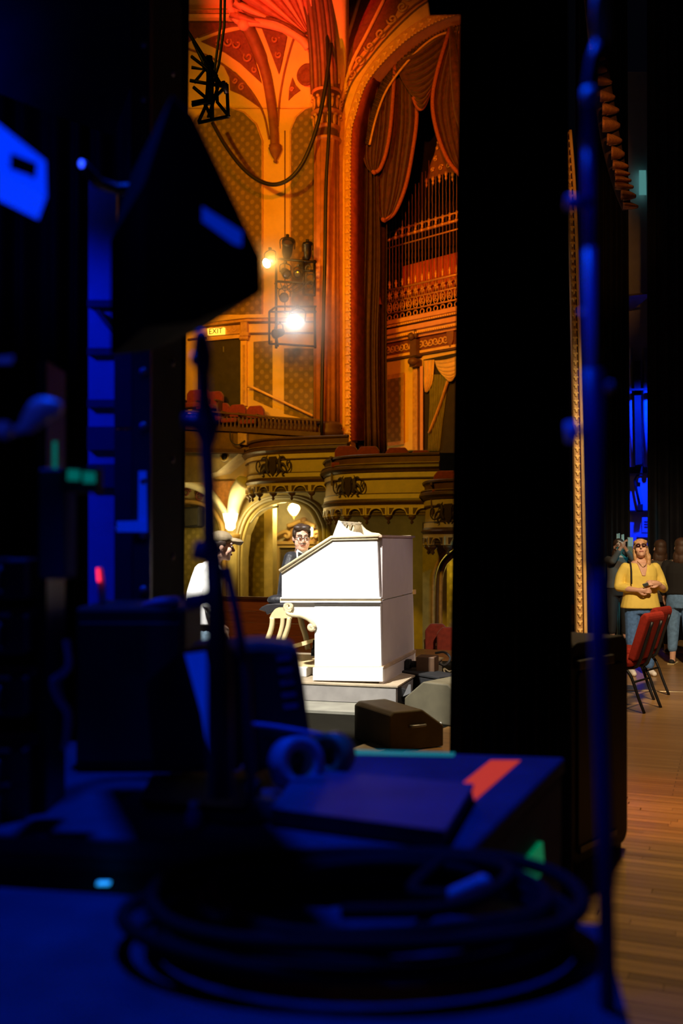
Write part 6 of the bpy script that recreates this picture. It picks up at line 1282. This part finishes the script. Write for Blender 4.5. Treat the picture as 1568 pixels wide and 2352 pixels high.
def roll(label, px, py, d, z, r, w_, yaw, tilt, m):
    q = P(px, py, d); o = thing('tape_roll', label, 'tape', (q.x, q.y, z), rz=R(yaw), group='tape rolls on the road case')
    M = TR(0, 0, r) @ RX(tilt) @ TR(0, 0, -w_ / 2)
    MB().lathe([(r * .55, 0), (r, 0), (r, w_), (r * .55, w_), (r * .55, 0)], M, 24).build('tape_body', m, o)
    MB().lathe([(r * .50, .001), (r * .55, .001), (r * .55, w_ - .001), (r * .5, w_ - .001), (r * .5, .001)], M, 24).build('core', mat('cardboard', (.45, .36, .2), .8), o)
roll('grey tape roll propped on edge beside the dark folder', 680, 1750, 2.40, 1.0, .066, .05, 35, 78, mat('grey_violet_tape', (.30, .30, .42), .5))
roll('olive tape roll standing behind the grey roll', 762, 1740, 2.55, 1.0, .056, .05, -30, 86, mat('olive_tape', (.28, .23, .10), .5))
fo = thing('dark_folder', 'thick dark folder lying on the taped road case', 'folder', (.06, 2.2, 1.0))
FQ = [(692, 1764), (1088, 1800), (1022, 1908), (620, 1856)]
for z0_, z1_, nm, m in ((1.001, 1.005, 'lower_cover', black), (1.005, 1.032, 'pages', mat('dim_pages', (.10, .10, .12), .8)), (1.032, 1.04, 'upper_cover', mat('slate_cover', (.09, .11, .16), .6, spec=.25))):
    s_ = .985 if nm == 'pages' else 1; c_ = sum((GR(x, y, 1.04) for x, y in FQ), Vector()) / 4
    A = [c_ + (GR(x, y, 1.04) - c_) * s_ for x, y in FQ]
    MB().prism([Vector((v.x, v.y, z1_)) for v in A], [Vector((v.x, v.y, z0_)) for v in A]).build(nm, m, fo)
bt_ = thing('small_bottle', 'small dark bottle with a pale blue cap standing on the case', 'bottle', (*GR(445, 1905, 1.0).xy, 1.0))
bq = GR(445, 1905, 1.0)
MB().lathe([(.016, .001), (.018, .01), (.017, .035), (.010, .042)], TR(bq.x, bq.y, 1.0), 12).build('glass', mat('blue_glass', (.04, .05, .5), .3), bt_); MB().lathe([(.010, .042), (.011, .058), (.004, .060)], TR(bq.x, bq.y, 1.0), 12).build('cap', mat('pale_blue_cap', (.35, .6, .7), .5), bt_)
# --- coil of thick cable
co_ = thing('coiled_cable', 'thick black cable coiled in wide loops on the low road case', 'cable', (.02, 1.70, .92))
pts = []
random.seed(11)
rub = mat('black_coil_rubber', (.010, .010, .012), .8, spec=.15)
for lp in range(7):
    R0 = .255 + .105 * random.random(); dx, dy = random.uniform(-.03, .03), random.uniform(-.02, .02)
    loop = [(.035 + dx + R0 * 1.12 * math.cos(a), 1.70 + dy + R0 * .72 * math.sin(a), .94 + .011 * lp + .006 * math.sin(3 * a + lp)) for a in [i * 2 * pi / 40 for i in range(40)]]
    MB().tube(loop, .0125, 8, True).build('loop', rub, co_)
tail = cr([(.20, 1.90, 1.0), (.30, 1.80, 1.01), (.26, 1.70, 1.005), (.16, 1.60, 1.01), (.0, 1.56, 1.02)], 20)
MB().tube(tail, .0125, 8).build('tail', rub, co_)
pe = P(1110, 2028, 1.72)
MB().limb([pe + Vector((-.05, .02, -.03)), pe], [.016, .016], 10, 6).build('plug', mat('pale_plug', (.35, .5, .6), .4), co_); MB().tube(cr([(.20, 1.90, 1.0), pe + Vector((-.12, .05, -.03)), pe + Vector((-.05, .02, -.03))], 10), .0125, 8).build('tail', rub, co_)
# --- tall stand on the right, close to the lens
rs = thing('light_stand', 'tall blue lit telescopic stand close by on the right', 'stand', P(1392, 2900, 1.35))
sblue = mat('lit_stand_metal', (.65, .66, .70), .5, .1)  # paler metal paints the brightly blue-lit lengths of the stand
def E(x, y, d=1.45): return P(x, y, d)
for pts, r, nm, m in (([(1380, -40), (1379, 10), (1379, 100)], .012, 'top_tube', sblue), ([(1379, 98), (1366, 140), (1358, 200), (1352, 330)], .012, 'upper_tube', mat('dark_blue_metal', (.06, .06, .2))), ([(1356, 205), (1357, 245)], .0135, 'collar', sblue), ([(1352, 330), (1353, 450), (1354, 570)], .0095, 'middle_tube', mat('dark_blue_metal', (.06, .06, .2))), ([(1354, 565), (1355, 700), (1357, 860)], .0088, 'bright_tube', sblue), ([(1360, 850), (1364, 1000), (1366, 1300)], .017, 'lower_tube', mat('dark_blue_metal', (.06, .06, .2))), ([(1370, 1290), (1374, 1500), (1388, 1900), (1398, 2420)], .0125, 'leg_tube', mat('dark_blue_metal', (.06, .06, .2)))):
    MB().tube([E(*p) for p in pts], r, 10).build(nm, m, rs)
MB().tube([E(1362, 890), E(1405, 888)], .008, 8).build('wing_bolt', sblue, rs); MB().tube([E(1300, 465), E(1354, 468)], .011, 8).build('clamp_arm', mat('dark_blue_metal', (.06, .06, .2)), rs)
MB().tube([E(1311, 970), E(1314, 1015)], .009, 8).build('clamp_knob', sblue, rs); MB().tube([E(1312, 990), E(1366, 990)], .006, 8).build('clamp_pin', mat('dark_blue_metal', (.06, .06, .2)), rs)
MB().tube([E(1333, 718), E(1349, 718)], .004, 8).build('pale_screw', mat('pale_screw_head', (.85, .8, .7), .4), rs)
MB().tube([E(1398, 2400), E(1400, 2900), E(1405, 3700)], .0125, 8).build('foot_tube', mat('dark_blue_metal', (.06, .06, .2)), rs)
for a in (40, 160, 280): MB().tube([E(1405, 3550), Vector((E(1405, 3750).x + .22 * math.cos(R(a)), 1.45 + .22 * math.sin(R(a)), .012))], .008, 8).build('foot', mat('dark_blue_metal', (.06, .06, .2)), rs)
